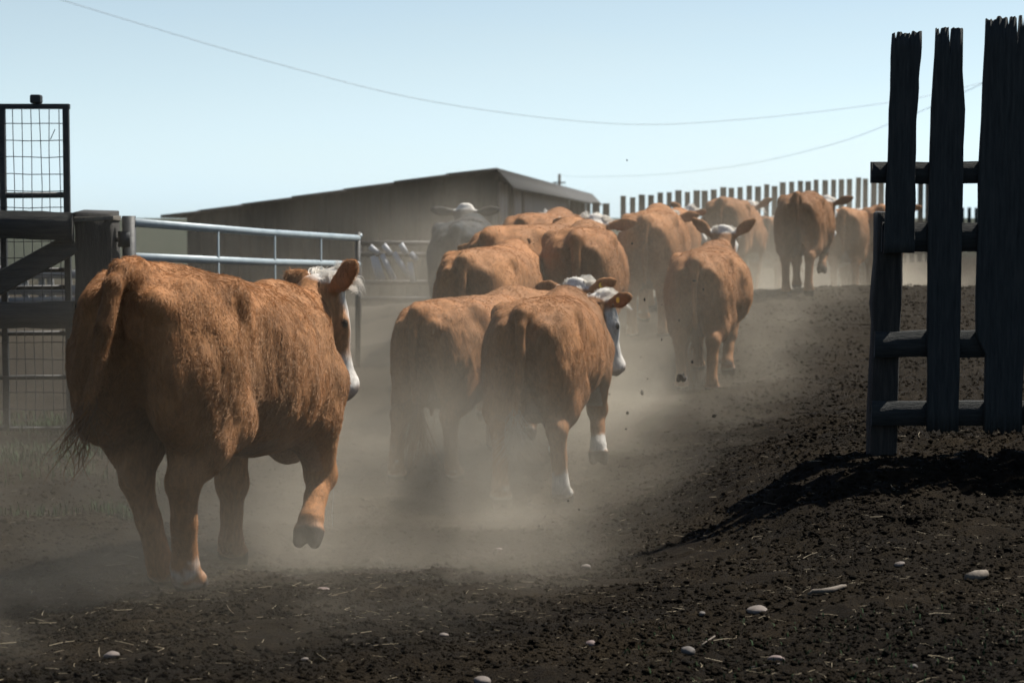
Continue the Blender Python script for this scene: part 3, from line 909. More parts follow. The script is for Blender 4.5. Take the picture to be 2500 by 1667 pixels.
def wx(x, d): return at_disp(x, 600, d).x
def wz(y, d): return at_disp(1176, y, d).z
FD = 11.0
fence = empty('timber_fence', (wx(2040, FD), FD, sz(wx(2040, FD), FD)))
tag(fence, 'tall dark splintered timber fence end of upright boards on rails, on the right', 'fence')
fence_inv = Matrix.Translation(-Vector(fence.location))
def fz(y): return wz(y, FD)
def fx(x): return wx(x, FD)
def fp(o): o.data.transform(fence_inv); return o
fp(plank('board', [(fz(580), fx(2029)), (fz(330), fx(2035)), (fz(78), fx(2043))], [(fz(580), fx(2099)), (fz(300), fx(2098)), (fz(130), fx(2107)), (fz(78), fx(2107))], fz(581), fz(72), FD - .035, .034, M_WOOD, fence, .035, 3, splits=((.12, .06), (.7, .03))))
fp(plank('board', [(fz(985), fx(2133)), (fz(800), fx(2131)), (fz(420), fx(2130)), (fz(66), fx(2139))], [(fz(985), fx(2203)), (fz(500), fx(2206)), (fz(260), fx(2210)), (fz(180), fx(2204)), (fz(66), fx(2203))], fz(987), fz(63), FD - .035, .034, M_WOOD, fence, .035, 5, splits=((.53, .17), (.2, .06)), bottom=.01))
fp(plank('board', [(fz(985), fx(2263)), (fz(812), fx(2261)), (fz(806), fx(2240)), (fz(400), fx(2243)), (fz(45), fx(2254))], [(fz(985), fx(2350)), (fz(500), fx(2351)), (fz(45), fx(2356))], fz(988), fz(36), FD - .035, .034, M_WOOD, fence, .05, 8, nx=26, splits=((.55, .08), (.72, .17), (.85, .1)), bottom=.01))
xr = 2366
for k in range(8):
    w = [78, 96, 70, 100, 88, 76, 92, 84][k]
    t_ = [60, 48, 90, 70, 40, 82, 55, 66][k]
    fp(plank('board', [(fz(985), fx(xr - 2)), (fz(t_), fx(xr + 3))], [(fz(985), fx(xr + w)), (fz(t_), fx(xr + w + 2))], fz(986), fz(t_), FD - .035, .034, M_WOOD, fence, .04, 20 + k, nx=12, nz=12, splits=((.4, .1),)))
    xr += w + 24
xe = fx(xr + 30)
fp(rail_board('rail', fx(2000), xe, fz(372), fz(360), fz(372) - fz(422), FD, .045, M_WOODH, fence, 2))
fp(rail_board('rail', fx(2026), xe, fz(512), fz(506), fz(512) - fz(580), FD, .045, M_WOODH, fence, 3))
fp(rail_board('rail', fx(2012), xe, fz(762), fz(750), fz(756) - fz(814), FD, .045, M_WOODH, fence, 4, wob=.008))
fp(rail_board('rail', fx(2006), xe, fz(921), fz(921), fz(921) - fz(976), FD, .045, M_WOODH, fence, 5))
def square_post(name, x0, x1, z0, z1, y0, y1, mat, parent, seed=0, lean=0.0):
    rs = np.random.default_rng(seed); n = 14; V = []; F = []
    for i in range(n):
        f = i / (n - 1); z = z0 + (z1 - z0) * f; o = lean * (1 - f)
        j = rs.normal(0, .004, 8)
        ch = .012
        xs = [x0 + ch, x1 - ch, x1, x1, x1 - ch, x0 + ch, x0, x0]; ysv = [y0, y0, y0 + ch, y1 - ch, y1, y1, y1 - ch, y0 + ch]
        for k in range(8): V.append((xs[k] + o + j[k], ysv[k] + j[(k + 3) % 8], z + (j[k] * 2 if i == n - 1 else 0)))
    for i in range(n - 1):
        for k in range(8): F.append((i * 8 + k, i * 8 + (k + 1) % 8, i * 8 + 8 + (k + 1) % 8, i * 8 + 8 + k))
    top = (n - 1) * 8
    return mesh_np(name, np.array(V), [np.array(F), np.array([[top + k for k in range(8)], [7 - k for k in range(8)]])], mat, parent)
fp(square_post('post', fx(2019), fx(2081), sz(fx(2040), FD) - .3, fz(489), FD + .046, FD + .20, M_WOOD2, fence, 4, lean=-.035))
for k in (1, 2):
    xx = fx(2040) + 1.5 * k
    fp(square_post('post', xx, xx + .15, sz(xx, FD) - .3, fz(480), FD + .046, FD + .20, M_WOOD2, fence, 4 + k))

# ------------------------------------------------------------------ pen corner on the left
M_PIPE = noise_mat('black_pipe', (0.0061, 0.0068, 0.0076), (0.0137, 0.0152, 0.0152), 14, .6, bump=.15, c2=(0.0228, 0.0228, 0.022))
M_GALV = noise_mat('galvanised_tube', (0.1292, 0.1634, 0.1786), (0.1824, 0.2204, 0.2356), 6, .5, bump=.05, metallic=.1, c2=(0.2204, 0.2584, 0.2736), spec=.4)
M_WIRE = noise_mat('wire', (0.0228, 0.0243, 0.0251), (0.0532, 0.0547, 0.057), 10, .5, bump=0, metallic=.5)
PD = 14.0
def px_(x): return wx(x, PD)
def pz_(y): return wz(y, PD)
gp = sz(px_(215), PD)
corner = empty('wooden_gate_post', (px_(219), PD, gp)); tag(corner, 'thick square timber gate post with rope round its top', 'post')
ci = Matrix.Translation(-Vector(corner.location))
o = square_post('shaft', px_(180), px_(267), gp - .3, pz_(486), PD - .13, PD + .13, M_WOOD2, corner, 21); o.data.transform(ci)
mb = MB()
for k, yy in enumerate((499, 503, 507)):
    c = Vector((px_(223.5), PD, pz_(yy))); w = (px_(267) - px_(180)) / 2 + .006
    mb.tube([c + Vector((-w, -.136, -.004)), c + Vector((w, -.136, .006 * k)), c + Vector((w, .136, .004)), c + Vector((-w, .136, 0)), c + Vector((-w, -.136, -.004))], .008, 6)
o = mb.build('rope', noise_mat('old_rope', (0.0608, 0.0532, 0.0418), (0.114, 0.0988, 0.076), 60, .9), corner); o.data.transform(ci)

pen = empty('timber_pen_fence', (px_(60), PD, gp)); tag(pen, 'dark heavy timber rails with a diagonal brace left of the gate post', 'fence')
pi_ = Matrix.Translation(-Vector(pen.location))
for nm, args in (('rail', (px_(-160), px_(181), pz_(484), pz_(489), pz_(486) - pz_(550), PD - .20, .068)), ('rail', (px_(-160), px_(181), pz_(692), pz_(690), pz_(690) - pz_(752), PD - .20, .068))):
    o = rail_board(nm, *args, M_WOODH, pen, hash(args[2]) % 100, wob=.006); o.data.transform(pi_)
mb = MB(); a = Vector((px_(-90), PD - .128, pz_(702))); b = Vector((px_(178), PD - .128, pz_(556)))
dv = (b - a); ang = math.atan2(dv.z, dv.x)
mb.box((0, 0, -.075), (dv.length, .06, .075), Matrix.Rotation(-ang, 3, 'Y'), a)
o = mb.build('brace', M_WOODH, pen, bevel=.008); o.data.transform(pi_)
o = square_post('post', px_(-150), px_(-70), gp - .3, pz_(480), PD - .12, PD + .12, M_WOOD2, pen, 31); o.data.transform(pi_)

mg = empty('mesh_gate', (px_(80), PD + .2, gp)); tag(mg, 'tall black pipe gate filled with square wire mesh', 'gate')
mi = Matrix.Translation(-Vector(mg.location)); MD = PD + .2
mx = lambda x: wx(x, MD); mz = lambda y: wz(y, MD)
def mgp(mb, name, mat, parent=mg, **k):
    o = mb.build(name, mat, parent, **k); o.data.transform(mi); return o
for x in (-140, 10, 156):
    mgp(MB().box((mx(x) - .022, MD - .022, gp + .04), (mx(x) + .022, MD + .022, mz(240))), 'upright', M_PIPE, bevel=.006)
mgp(MB().box((mx(-150), MD - .024, mz(251)), (mx(165), MD + .024, mz(239))), 'top_bar', M_PIPE, bevel=.006)
mgp(MB().box((mx(76), MD - .04, mz(239) + .002), (mx(101), MD + .04, mz(218))), 'top_block', M_PIPE, bevel=.012)
for yy in (449, 621, 661, 766, 867, 985):
    mgp(MB().tube([(mx(-140) + .02, MD, mz(yy + 1)), (mx(156) - .02, MD, mz(yy - 1))], .022 if yy == 449 else .017, 10), 'cross_bar', M_PIPE, smooth=True)
rs = np.random.default_rng(5)
for k in range(14):
    x = mx(-128 + k * 20.6)
    pts = [(x + rs.normal(0, .004) + (.01 if k == 13 else 0), MD - .024, z) for z in np.linspace(gp + .1, mz(252), 9)]
    mgp(MB().tube(pts, .0032, 5), 'wire', M_WIRE)
for k in range(19):
    y = 285 + k * 38.5
    if y > 985: break
    pts = [(x, MD - .030, mz(y) + rs.normal(0, .003)) for x in np.linspace(mx(-138), mx(154), 8)]
    mgp(MB().tube(pts, .0032, 5), 'wire', M_WIRE)
mgp(MB().tube([(mx(122), MD - .036, mz(322)), (mx(133), MD - .036, mz(298))], .003, 5), 'loose_wire', M_WIRE)
mgp(MB().tube([(mx(150), MD - .04, mz(490)), (mx(136), MD - .05, mz(508)), (mx(133), MD - .05, mz(517)), (mx(150), MD - .04, mz(521))], .0035, 5), 'loose_wire', M_WIRE)

# swinging tube gate: hinge beside the timber post, free end further into the yard
gate = empty('tube_gate', (wx(296, PD), PD, gp)); tag(gate, 'galvanised tube gate swung open behind the nearest cow', 'gate')
gi = Matrix.Translation(-Vector(gate.location))
GE = 19.6
A0 = lambda y: at_disp(306, y, PD); A1 = lambda y: at_disp(822, y, GE)
def gpart(mb, name, mat, **k):
    o = mb.build(name, mat, gate, **k); o.data.transform(gi); return o
tops = [(511, 547), (590, 607), (935, 862)]
for y0, y1 in tops:
    gpart(MB().tube([A0(y0), (A0(y0) * .5 + A1(y1) * .5) + Vector((0, 0, -.008)), A1(y1)], .031, 14), 'rail', M_GALV, smooth=True)
def lerp_gate(f, i):
    y0, y1 = tops[i]; return A0(y0) * (1 - f) + A1(y1) * f
for f in (.30, .545, .78):
    a, b = lerp_gate(f, 0), lerp_gate(f, 2)
    gpart(MB().box((-.016, -.004, b.z - a.z), (.016, .004, 0), Matrix.Rotation(math.atan2(A1(547).y - A0(511).y, A1(547).x - A0(511).x), 3, 'Z'), a + Vector((.012, -.036, 0))), 'stay', M_GALV)
gpart(MB().tube([A1(540) + Vector((0, 0, .03)), A1(868) + Vector((0, 0, -.05))], .027, 14), 'end_upright', M_PIPE, smooth=True)
gpart(MB().tube([at_disp(296, 496, PD), Vector((at_disp(296, 496, PD).x, PD, gp + .05))], .048, 14), 'hinge_upright', M_PIPE, smooth=True)
for yy in (551, 905):
    c = at_disp(266, yy, PD); e = at_disp(290, yy, PD)
    gpart(MB().tube([c, e], .016, 10).tube([e + Vector((0, 0, -.05)), e + Vector((0, 0, .06))], .058, 14), 'hinge', M_PIPE, smooth=True)
gpart(MB().tube([A1(547), A1(547) + Vector((.03, .03, .035))], .02, 10), 'latch', M_GALV, smooth=True)

# ------------------------------------------------------------------ far things: pale boards behind the pen, feed panel, shed, windbreak, pole, wires
M_PALE = noise_mat('bleached_board', (0.0912, 0.095, 0.095), (0.152, 0.1558, 0.152), 5, .85, (1, 1, 5), .2)
pb = empty('bleached_board_fence', at_disp(60, 690, 30)); pb.location.z = sz(pb.location.x, 30)
tag(pb, 'bleached pale board fence seen through the wire mesh', 'fence')
bi = Matrix.Translation(-Vector(pb.location)); rs = np.random.default_rng(9)
for k, (ya, yb, h) in enumerate(((622, 618, 20), (652, 656, 24), (684, 680, 14))):
    a, b = at_disp(-60, ya, 30), at_disp(262, yb, 30)
    o = rail_board('board', a.x, b.x, a.z, b.z, h * 30 / F_PX * 1.06, 30, .04, M_PALE, pb, 40 + k); o.data.transform(bi)
for k in range(9):
    a, b = at_disp(-40 + k * 34, 700, 30.1), at_disp(-40 + k * 34 + rs.normal(-14, 12), 612, 30.1)
    mb = MB().tube([a + Vector((0, 0, -.3)), b], [.06, .05], 6); o = mb.build('post', M_PALE, pb); o.data.transform(bi)

fpnl = empty('slant_bar_feeder', at(620 + 260, 690, 25)); fpnl.location.z = sz(fpnl.location.x, 25)
tag(fpnl, 'pale slanted bars of a feed panel behind the open gate end', 'feeder')
fi = Matrix.Translation(-Vector(fpnl.location))
M_BAR = noise_mat('pale_painted_pipe', (.24, .245, .255), (.31, .315, .325), 8, .5, bump=0)
for x0, y0, x1, y1 in ((885, 597, 936, 625), (903, 601, 924, 620), (936, 597, 954, 621), (978, 595, 992, 620), (1002, 618, 1018, 635), (910, 625, 924, 682), (917, 628, 935, 683), (932, 621, 962, 683), (961, 617, 1000, 678), (1000, 640, 1008, 690)):
    if (x0, y0) == (885, 597): continue
    mb = MB().tube([at(x0, y0, 25), at(x1, y1, 25)], .036, 8); o = mb.build('bar', M_BAR, fpnl, smooth=True); o.data.transform(fi)
M_RUST = noise_mat('rusty_dark_pipe', (0.0228, 0.0213, 0.0198), (0.0532, 0.0456, 0.038), 9, .7)
for y in (594, 622, 690, 730):
    mb = MB().tube([at(872, y, 25.06), at(1060, y, 25.06)], .03, 8); o = mb.build('rail', M_RUST, fpnl, smooth=True); o.data.transform(fi)
for x in (876, 1056):
    p = at(x, 590, 25.06); mb = MB().tube([p, Vector((p.x, p.y, fpnl.location.z - .1))], .035, 8); o = mb.build('post', M_RUST, fpnl, smooth=True); o.data.transform(fi)

# long cattle shed: end wall faces the yard, open front runs away to the right
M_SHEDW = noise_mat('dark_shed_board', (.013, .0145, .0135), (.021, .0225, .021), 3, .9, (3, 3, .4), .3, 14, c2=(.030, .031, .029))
M_SHEDL = noise_mat('pale_front_board', (0.1824, 0.1406, 0.1216), (0.2508, 0.2014, 0.1748), 3, .88, (3, 3, .5), .2, 14)  # pinkish front boards, much paler than the end wall
M_ROOF = noise_mat('old_roofing', (0.0228, 0.0228, 0.0213), (0.038, 0.0372, 0.0342), 2, .85, bump=.2)
SO = Vector((-.82, 50.0, 0)); SU = Vector((-.9956, .0935, 0)); SL = Vector((.0935, .9956, 0)); SG = -.65
shed = empty('cattle_shed', (SO.x - 3.5, SO.y + 3, SG)); tag(shed, 'long low dark cattle shed with an uneven gable behind the herd', 'building')
si = Matrix.Translation(-Vector(shed.location))
def S(u, z, w): return SO + SU * u + SL * w + Vector((0, 0, z))
def hexa(name, pts, mat, parent=shed):
    """8 points: bottom ring of four, top ring of four"""
    me = np.array([tuple(p) for p in pts]); F = np.array([(0, 3, 2, 1), (4, 5, 6, 7), (0, 1, 5, 4), (1, 2, 6, 5), (2, 3, 7, 6), (3, 0, 4, 7)])
    o = mesh_np(name, me, F, mat, parent); o.data.transform(si); return o
def roof_z(u):                           # underside of the roof; u runs from the open front (0) to the back (7.4)
    return np.interp(u, [-.92, -.48, 7.9], [2.36, 2.84, 1.72])
LEN = 44.0
nb = 24
for k in range(nb):                       # end wall, upright boards
    u0, u1 = -.4 + 7.85 * k / nb, -.4 + 7.85 * (k + 1) / nb - .004
    off = rs.normal(0, .012)
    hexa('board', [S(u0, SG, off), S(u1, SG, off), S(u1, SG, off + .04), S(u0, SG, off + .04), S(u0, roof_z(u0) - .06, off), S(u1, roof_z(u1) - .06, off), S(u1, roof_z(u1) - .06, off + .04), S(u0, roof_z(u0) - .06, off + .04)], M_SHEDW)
hexa('back_wall', [S(7.4, SG, .1), S(7.5, SG, .1), S(7.5, SG, LEN), S(7.4, SG, LEN), S(7.4, roof_z(7.4), .1), S(7.5, roof_z(7.5), .1), S(7.5, roof_z(7.5), LEN), S(7.4, roof_z(7.4), LEN)], M_SHEDW)
hexa('far_wall', [S(-.3, SG, LEN), S(7.4, SG, LEN), S(7.4, SG, LEN + .1), S(0, SG, LEN + .1), S(0, roof_z(0) - .05, LEN), S(7.4, roof_z(7.4) - .05, LEN), S(7.4, roof_z(7.4) - .05, LEN + .1), S(0, roof_z(0) - .05, LEN + .1)], M_SHEDW)
us = [-.48, .7, 2.0, 3.3, 4.6, 5.9, 7.0, 7.95]
for k in range(len(us) - 1):              # overlapping roof sheets that step down to the back
    u0, u1 = us[k], us[k + 1] + .08; z0, z1 = roof_z(u0) + .04 - .012 * k, roof_z(u1) + .05 - .012 * k
    if k == 0: z0 = 2.86
    e = -.45 + rs.normal(0, .05)
    hexa('roof_sheet', [S(u0, z0 - .07, e), S(u1, z1 - .07, e), S(u1, z1 - .07, LEN + .3), S(u0, z0 - .07, LEN + .3), S(u0, z0, e), S(u1, z1, e), S(u1, z1, LEN + .3), S(u0, z0, LEN + .3)], M_ROOF)
hexa('roof_sheet', [S(-.92, 2.31, -.4), S(-.47, 2.79, -.4), S(-.47, 2.79, LEN + .3), S(-.92, 2.31, LEN + .3), S(-.92, 2.38, -.4), S(-.47, 2.858, -.4), S(-.47, 2.858, LEN + .3), S(-.92, 2.38, LEN + .3)], M_ROOF)
def front(name, w0, w1, z0, z1, mat, th=.05, u=-.47):
    return hexa(name, [S(u - th, z0, w0), S(u, z0, w0), S(u, z0, w1), S(u - th, z0, w1), S(u - th, z1, w0), S(u, z1, w0), S(u, z1, w1), S(u - th, z1, w1)], mat)
w = 0
for a, b in ((.1, 2.2), (4.0, 6.2), (7.2, 25.5)):
    n_ = max(1, int((b - a) / .9))
    for k in range(n_):
        w0 = a + (b - a) * k / n_; w1 = a + (b - a) * (k + 1) / n_ - .03
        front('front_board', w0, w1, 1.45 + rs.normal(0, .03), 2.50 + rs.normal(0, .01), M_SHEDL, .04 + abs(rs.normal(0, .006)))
front('header', 0, LEN, 2.515, 2.70, M_SHEDW, .12)
for k in range(12):
    front('front_post', k * 3.9 + .0, k * 3.9 + .2, SG, 2.51, M_SHEDW, .2, u=-.25)
for k in range(12):
    w0 = 26 + k * 1.5
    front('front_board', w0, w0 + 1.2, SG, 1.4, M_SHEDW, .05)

# windbreak of upright slabs
M_WIND = noise_mat('windbreak_slab', (0.0076, 0.0095, 0.0091), (0.0167, 0.0198, 0.0182), 4, .9, (4, 4, .5), .2)
def windbreak(name, pts, label, sp, wd, n, seed):
    rs = np.random.default_rng(seed)
    (xa, ya, da), (xb, yb, db) = pts
    a, b = at_disp(xa, ya, da), at_disp(xb, yb, db)
    root = empty(name, (a.x, a.y, sz(a.x, a.y))); tag(root, label, 'fence'); inv = Matrix.Translation(-Vector(root.location))
    d = (b - a); dh = Vector((d.x, d.y, 0)).normalized(); yaw = math.atan2(dh.y, dh.x)
    for k in range(n):
        f = k / (n - 1); p = a + d * f
        g = gz(p.x, p.y) - .2; w_ = wd * (.85 + .3 * rs.random()) * (.5 if rs.random() < .04 else 1); hgt = p.z + rs.normal(0, .025) - g
        lean = rs.normal(0, .006)
        mb = MB().box((-w_ / 2, -.02, 0), (w_ / 2, .02, hgt), Matrix.Rotation(yaw, 3, 'Z') @ Matrix.Rotation(lean, 3, 'Y'), (p.x, p.y, g))
        o = mb.build('slab', M_WIND, root); o.data.transform(inv)
    for zf in (.3, 1.25):
        mb = MB(); n_ = 8
        pts_ = []
        for k in range(n_ + 1):
            p = a + d * (k / n_); pts_.append((p.x - dh.y * -.06, p.y + dh.x * .06, gz(p.x, p.y) + zf))
        o = mb.tube(pts_, .05, 6).build('rail', M_WIND, root); o.data.transform(inv)
    return root
windbreak('windbreak_fence', ((1432, 451, 57), (2150, 394, 63)), 'long windbreak fence of upright dark slabs along the skyline', .29, .185, 38, 3)
windbreak('windbreak_fence', ((1368, 468, 66), (1392, 466, 66)), 'two dark upright boards beside the far end of the shed', .3, .22, 2, 4)
windbreak('windbreak_fence', ((2180, 478, 96), (2500, 470, 100)), 'distant low slab fence behind the splintered timber fence', .3, .2, 22, 5)

M_POLE = noise_mat('pole_timber', (0.038, 0.038, 0.0365), (0.0684, 0.0669, 0.0608), 3, .9)
pp = at_disp(1285, 400, 160); pole = empty('utility_pole', (pp.x, pp.y, sz(pp.x, pp.y))); tag(pole, 'thin utility pole standing beyond the shed roof', 'utility pole')
mb = MB().tube([(0, 0, -.5), (0, 0, pp.z - pole.location.z)], [.17, .12], 10); mb.build('shaft', M_POLE, pole, smooth=True)
mb = MB().box((-.5, -.06, pp.z - pole.location.z - .75), (.5, .06, pp.z - pole.location.z - .63)); mb.build('cross_arm', M_POLE, pole)
M_CABLE = noise_mat('cable', (.22, .23, .24), (.28, .29, .30), 3, .6, bump=0)
def cable(label, pts, rad):
    P = [at_disp(*p) for p in pts]
    # smooth through the points
    out = []
    for i in range(len(P) - 1):
        p0, p1, p2, p3 = P[max(i - 1, 0)], P[i], P[i + 1], P[min(i + 2, len(P) - 1)]
        for k in range(10):
            t = k / 10
            out.append(.5 * ((2 * p1) + (p2 - p0) * t + (2 * p0 - 5 * p1 + 4 * p2 - p3) * t * t + (3 * p1 - p0 - 3 * p2 + p3) * t ** 3))
    out.append(P[-1])
    mb = MB().tube(out, rad, 6); o = mb.build('power_line', M_CABLE, smooth=True); tag(o, label, 'cable')
cable('long sagging overhead cable crossing the whole sky', [(-260, -130, 52), (140, 0, 54), (640, 148, 56), (1000, 235, 58), (1400, 284, 60), (1700, 275, 62), (2040, 236, 64), (2230, 197, 66), (2600, 100, 68)], .008)
cable('lower overhead cable rising from the pole to the right', [(1285, 402, 160), (1330, 406, 150), (1500, 402, 125), (1700, 380, 100), (1900, 335, 85), (2030, 290, 76), (2230, 205, 66), (2600, 20, 56)], .009)

# ------------------------------------------------------------------ the herd
FAR = dict(hair=9000, hair_r=.002, hair_l=.02, tuft=350, tuft_size=.8, tuft_r=.003)
MID = dict(hair=26000, hair_r=.0015, hair_l=.019, tuft=700, tuft_r=.0022)
def poll_local(spec):
    """head position in the animal's space so that the poll falls on a pixel"""
    s = spec; a = R(s['head']); fw = Vector((math.sin(a), math.cos(a), 0)); rt = Vector((math.cos(a), -math.sin(a), 0))
    th = at_disp(s['tail'][0], s['tail'][1], s['d'])
    g0 = gz(th.x + fw.x * .3, th.y + fw.y * .3)
    sc = s.get('scale') or min(1.1, max(.86, (th.z - g0) / 1.345))
    hx, hy = th.x + fw.x * .3 * sc, th.y + fw.y * .3 * sc
    g0 = gz(hx, hy); g1 = gz(hx + fw.x * 1.35 * sc, hy + fw.y * 1.35 * sc)
    pit = math.atan2(g1 - g0, 1.35 * sc) + R(s.get('tip', 0))
    M = Matrix.Translation((hx, hy, g0 + s.get('dz', 0))) @ Matrix.Rotation(-a, 4, 'Z') @ Matrix.Rotation(R(s.get('lean', 0)), 4, 'Y') @ Matrix.Rotation(pit, 4, 'X') @ Matrix.Scale(sc, 4)
    Mi = M.inverted()
    x, y, along = s['poll']
    lo, hi = 5.0, 60.0
    for _ in range(50):
        m = (lo + hi) / 2
        if (Mi @ at_disp(x, y, m)).y < along: lo = m
        else: hi = m
    return tuple(Mi @ at_disp(x, y, lo))

COWS = [
 dict(seed=1, tail=(238, 604), d=8.05, head=14, lean=2, tip=-1.0, poll=(752, 661, 2.08), label='nearest shaggy red cow on the left with a raised fore hoof',
      body=dict(voxel=.0125, hind=('fore', 'under'), fore=('stand', 'lift'), shift=(.15, .0, .02, .08), sock=(.25, .55, .15, .15), yaw=46, pitch=66, ears=(20, 27), ear_back=(18, 4), face_red=.9, fat=1.0, udder=0, under=.12,
                tail=[(0, -.335, 1.28), (-.005, -.41, 1.23), (-.01, -.45, 1.07), (-.04, -.44, .88), (-.08, -.43, .72)]),
      hair=190000, hair_r=.00085, hair_l=.019, tuft=1900, tuft_size=.85, tuft_r=.0011, switch=60, switch_l=.22, wind=(-.1, 0, 0)),
 dict(seed=2, tail=(968, 690), d=13.1, head=24, poll=(1326, 664, 2.05), label='dusty red cow running alongside and behind the one with white hind socks',
      body=dict(voxel=.015, hind=('push', 'stand'), fore=('stand', 'lift'), yaw=8, pitch=40, ears=(10, 22), ear_back=(10, 5)),
      hair=70000, hair_r=.0011, hair_l=.016, tuft=1300, tuft_r=.0015, switch=160, switch_r=.002, tags=(1,)),
 dict(seed=3, tail=(1205, 692), d=12.2, head=11, poll=(1386, 693, 2.05), label='red cow in the middle with white hind socks and a yellow ear tag',
      body=dict(voxel=.014, hind=('push', 'stand'), fore=('reach', [(1.46, .88), (1.37, .70), (1.52, .43), (1.40, .18), (1.35, .07)]), yaw=48, pitch=68, shift=(.02, .05, .05, .06), sock=(.5, 1.15, 1.0, 1.0), ears=(5, 14), ear_back=(15, 0), face_red=.1,
                tail=[(0, -.335, 1.275), (0, -.395, 1.20), (0, -.415, 1.02), (-.02, -.40, .76), (-.05, -.39, .56)]),
      hair=90000, hair_r=.0010, hair_l=.015, tuft=1500, tuft_r=.0014, switch=200, switch_l=.24, switch_r=.0014, switch_col=(.2, .19, .17), tags=(1,)),
 dict(seed=4, tail=(1072, 572), d=16.0, head=13, poll=(1140, 577, 1.95), label='red cow whose back shows above the dusty cow, white crest raised',
      body=dict(voxel=.018, hind=('fore', 'push'), fore=('stand', 'stand'), yaw=15, pitch=45, ears=(12, 30), ear_back=(10, 10)), **MID),
 dict(seed=5, tail=(1128, 518), d=18.0, head=27, poll=(1300, 532, 2.0), label='red cow with its tail bone raised, left of the big rounded rump',
      body=dict(voxel=.02, yaw=0, pitch=50), **MID),
 dict(seed=6, tail=(1203, 490), d=20.5, head=14, poll=(1262, 505, 2.0), label='red cow farthest back in front of the pale shed boards',
      body=dict(voxel=.022, yaw=5, pitch=45), **FAR),
 dict(seed=7, tail=(1052, 506), d=20.0, head=4, poll=(1070, 486, 2.0), label='dust-veiled dark grey cow standing out against the shed',
      body=dict(voxel=.02, dark=True, yaw=5, pitch=40), hair=9000, hair_r=.0022, hair_l=.02),
 dict(seed=8, tail=(1325, 512), d=17.4, head=5, poll=(1368, 517, 1.98), label='big red cow with a rounded rump in the centre of the herd',
      body=dict(voxel=.018, yaw=10, pitch=50, fat=1.06), switch=60, switch_r=.003, **MID),
 dict(seed=9, tail=(1484, 486), d=21.0, head=9, poll=(1530, 500, 2.0), label='broad red cow left of the cow with upright ears, half in dust',
      body=dict(voxel=.02, yaw=0, pitch=55, fat=1.1), **MID),
 dict(seed=10, tail=(1600, 578), d=17.9, head=12, poll=(1662, 538, 1.95), label='red cow in the open right of the herd with both ears and white crest up',
      body=dict(voxel=.016, hind=('stand', 'push'), fore=('stand', 'back'), yaw=4, pitch=38, ears=(42, 40), ear_back=(8, 8), fat=1.22),
      hair=44000, hair_r=.0013, hair_l=.019, tuft=1100, tuft_size=.8, tuft_r=.0018, switch=60, switch_r=.0026),
 dict(seed=11, tail=(1515, 508), d=24.0, head=14, poll=(1585, 486, 1.9), label='red cow of which only neck and white face show between two rumps',
      body=dict(voxel=.022, yaw=35, pitch=50, ears=(35, 10)), **FAR),
 dict(seed=12, tail=(1655, 452), d=28.0, head=17, poll=(1722, 476, 2.0), label='red cow behind the upright ears, in front of the windbreak slabs',
      body=dict(voxel=.022, hind=('push', 'stand'), yaw=10, pitch=45, ears=(10, 35)), **FAR),
 dict(seed=13, tail=(1764, 498), d=33.0, head=8, poll=(1790, 505, 2.0), label='dark red cow seen in the gap between two running cows',
      body=dict(voxel=.025, yaw=0, pitch=50), **FAR),
 dict(seed=14, tail=(1832, 442), d=24.2, head=14, poll=(1898, 466, 2.0), label='red cow on the rise with a lifted fore leg and one ear out',
      body=dict(voxel=.018, hind=('stand', 'push'), fore=('stand', 'tuck'), sock=(0, .2, 0, .2), yaw=6, pitch=50, ears=(10, 18), ear_back=(8, 0),
                fat=1.1, tail=[(0, -.33, 1.32), (0, -.42, 1.33), (0, -.47, 1.22), (.02, -.45, 1.0), (.03, -.42, .8)]), switch=60, switch_r=.003, **MID),
 dict(seed=15, tail=(1938, 476), d=29.0, head=16, poll=(1975, 492, 2.0), label='red cow just right of the one on the rise, half hidden',
      body=dict(voxel=.024, yaw=0, pitch=50), **FAR),
 dict(seed=16, tail=(1975, 524), d=31.0, head=6, poll=(1986, 538, 2.0), scale=.86, label='smallest low cow with a pale udder near the fence post',
      body=dict(voxel=.024, hind=('push', 'fore'), yaw=0, pitch=60, udder=1.3), **FAR),
 dict(seed=17, tail=(2026, 470), d=29.5, head=10, poll=(2060, 480, 2.0), label='red cow cut off by the near fence post',
      body=dict(voxel=.024, yaw=0, pitch=50), **FAR),
]
herd = []
for s in COWS:
    s['body']['head'] = poll_local(s)
    herd.append(place_cow(s))

# strand of spittle hanging from the nearest cow's muzzle
bpy.context.view_layer.update()
root, cow = herd[0]
lip = root.matrix_world @ Vector(cow.hp + cow.H @ np.array([.02, .49, -.15]) * cow.hs)
P = [lip + Vector((dx, -.01, -dz)) for dx, dz in ((0, -.01), (.012, .05), (.02, .12), (.006, .24), (-.008, .40), (-.014, .52), (-.022, .60), (-.018, .66))]
mb = MB().tube(P, [.0016, .0012, .0016, .001, .0012, .001, .0014, .003], 6)
o = mb.build('spittle_strand', noise_mat('spittle', (.35, .36, .35), (.42, .43, .42), 5, .15, bump=0, spec=.8), root, smooth=True)
o.data.transform(root.matrix_world.inverted())

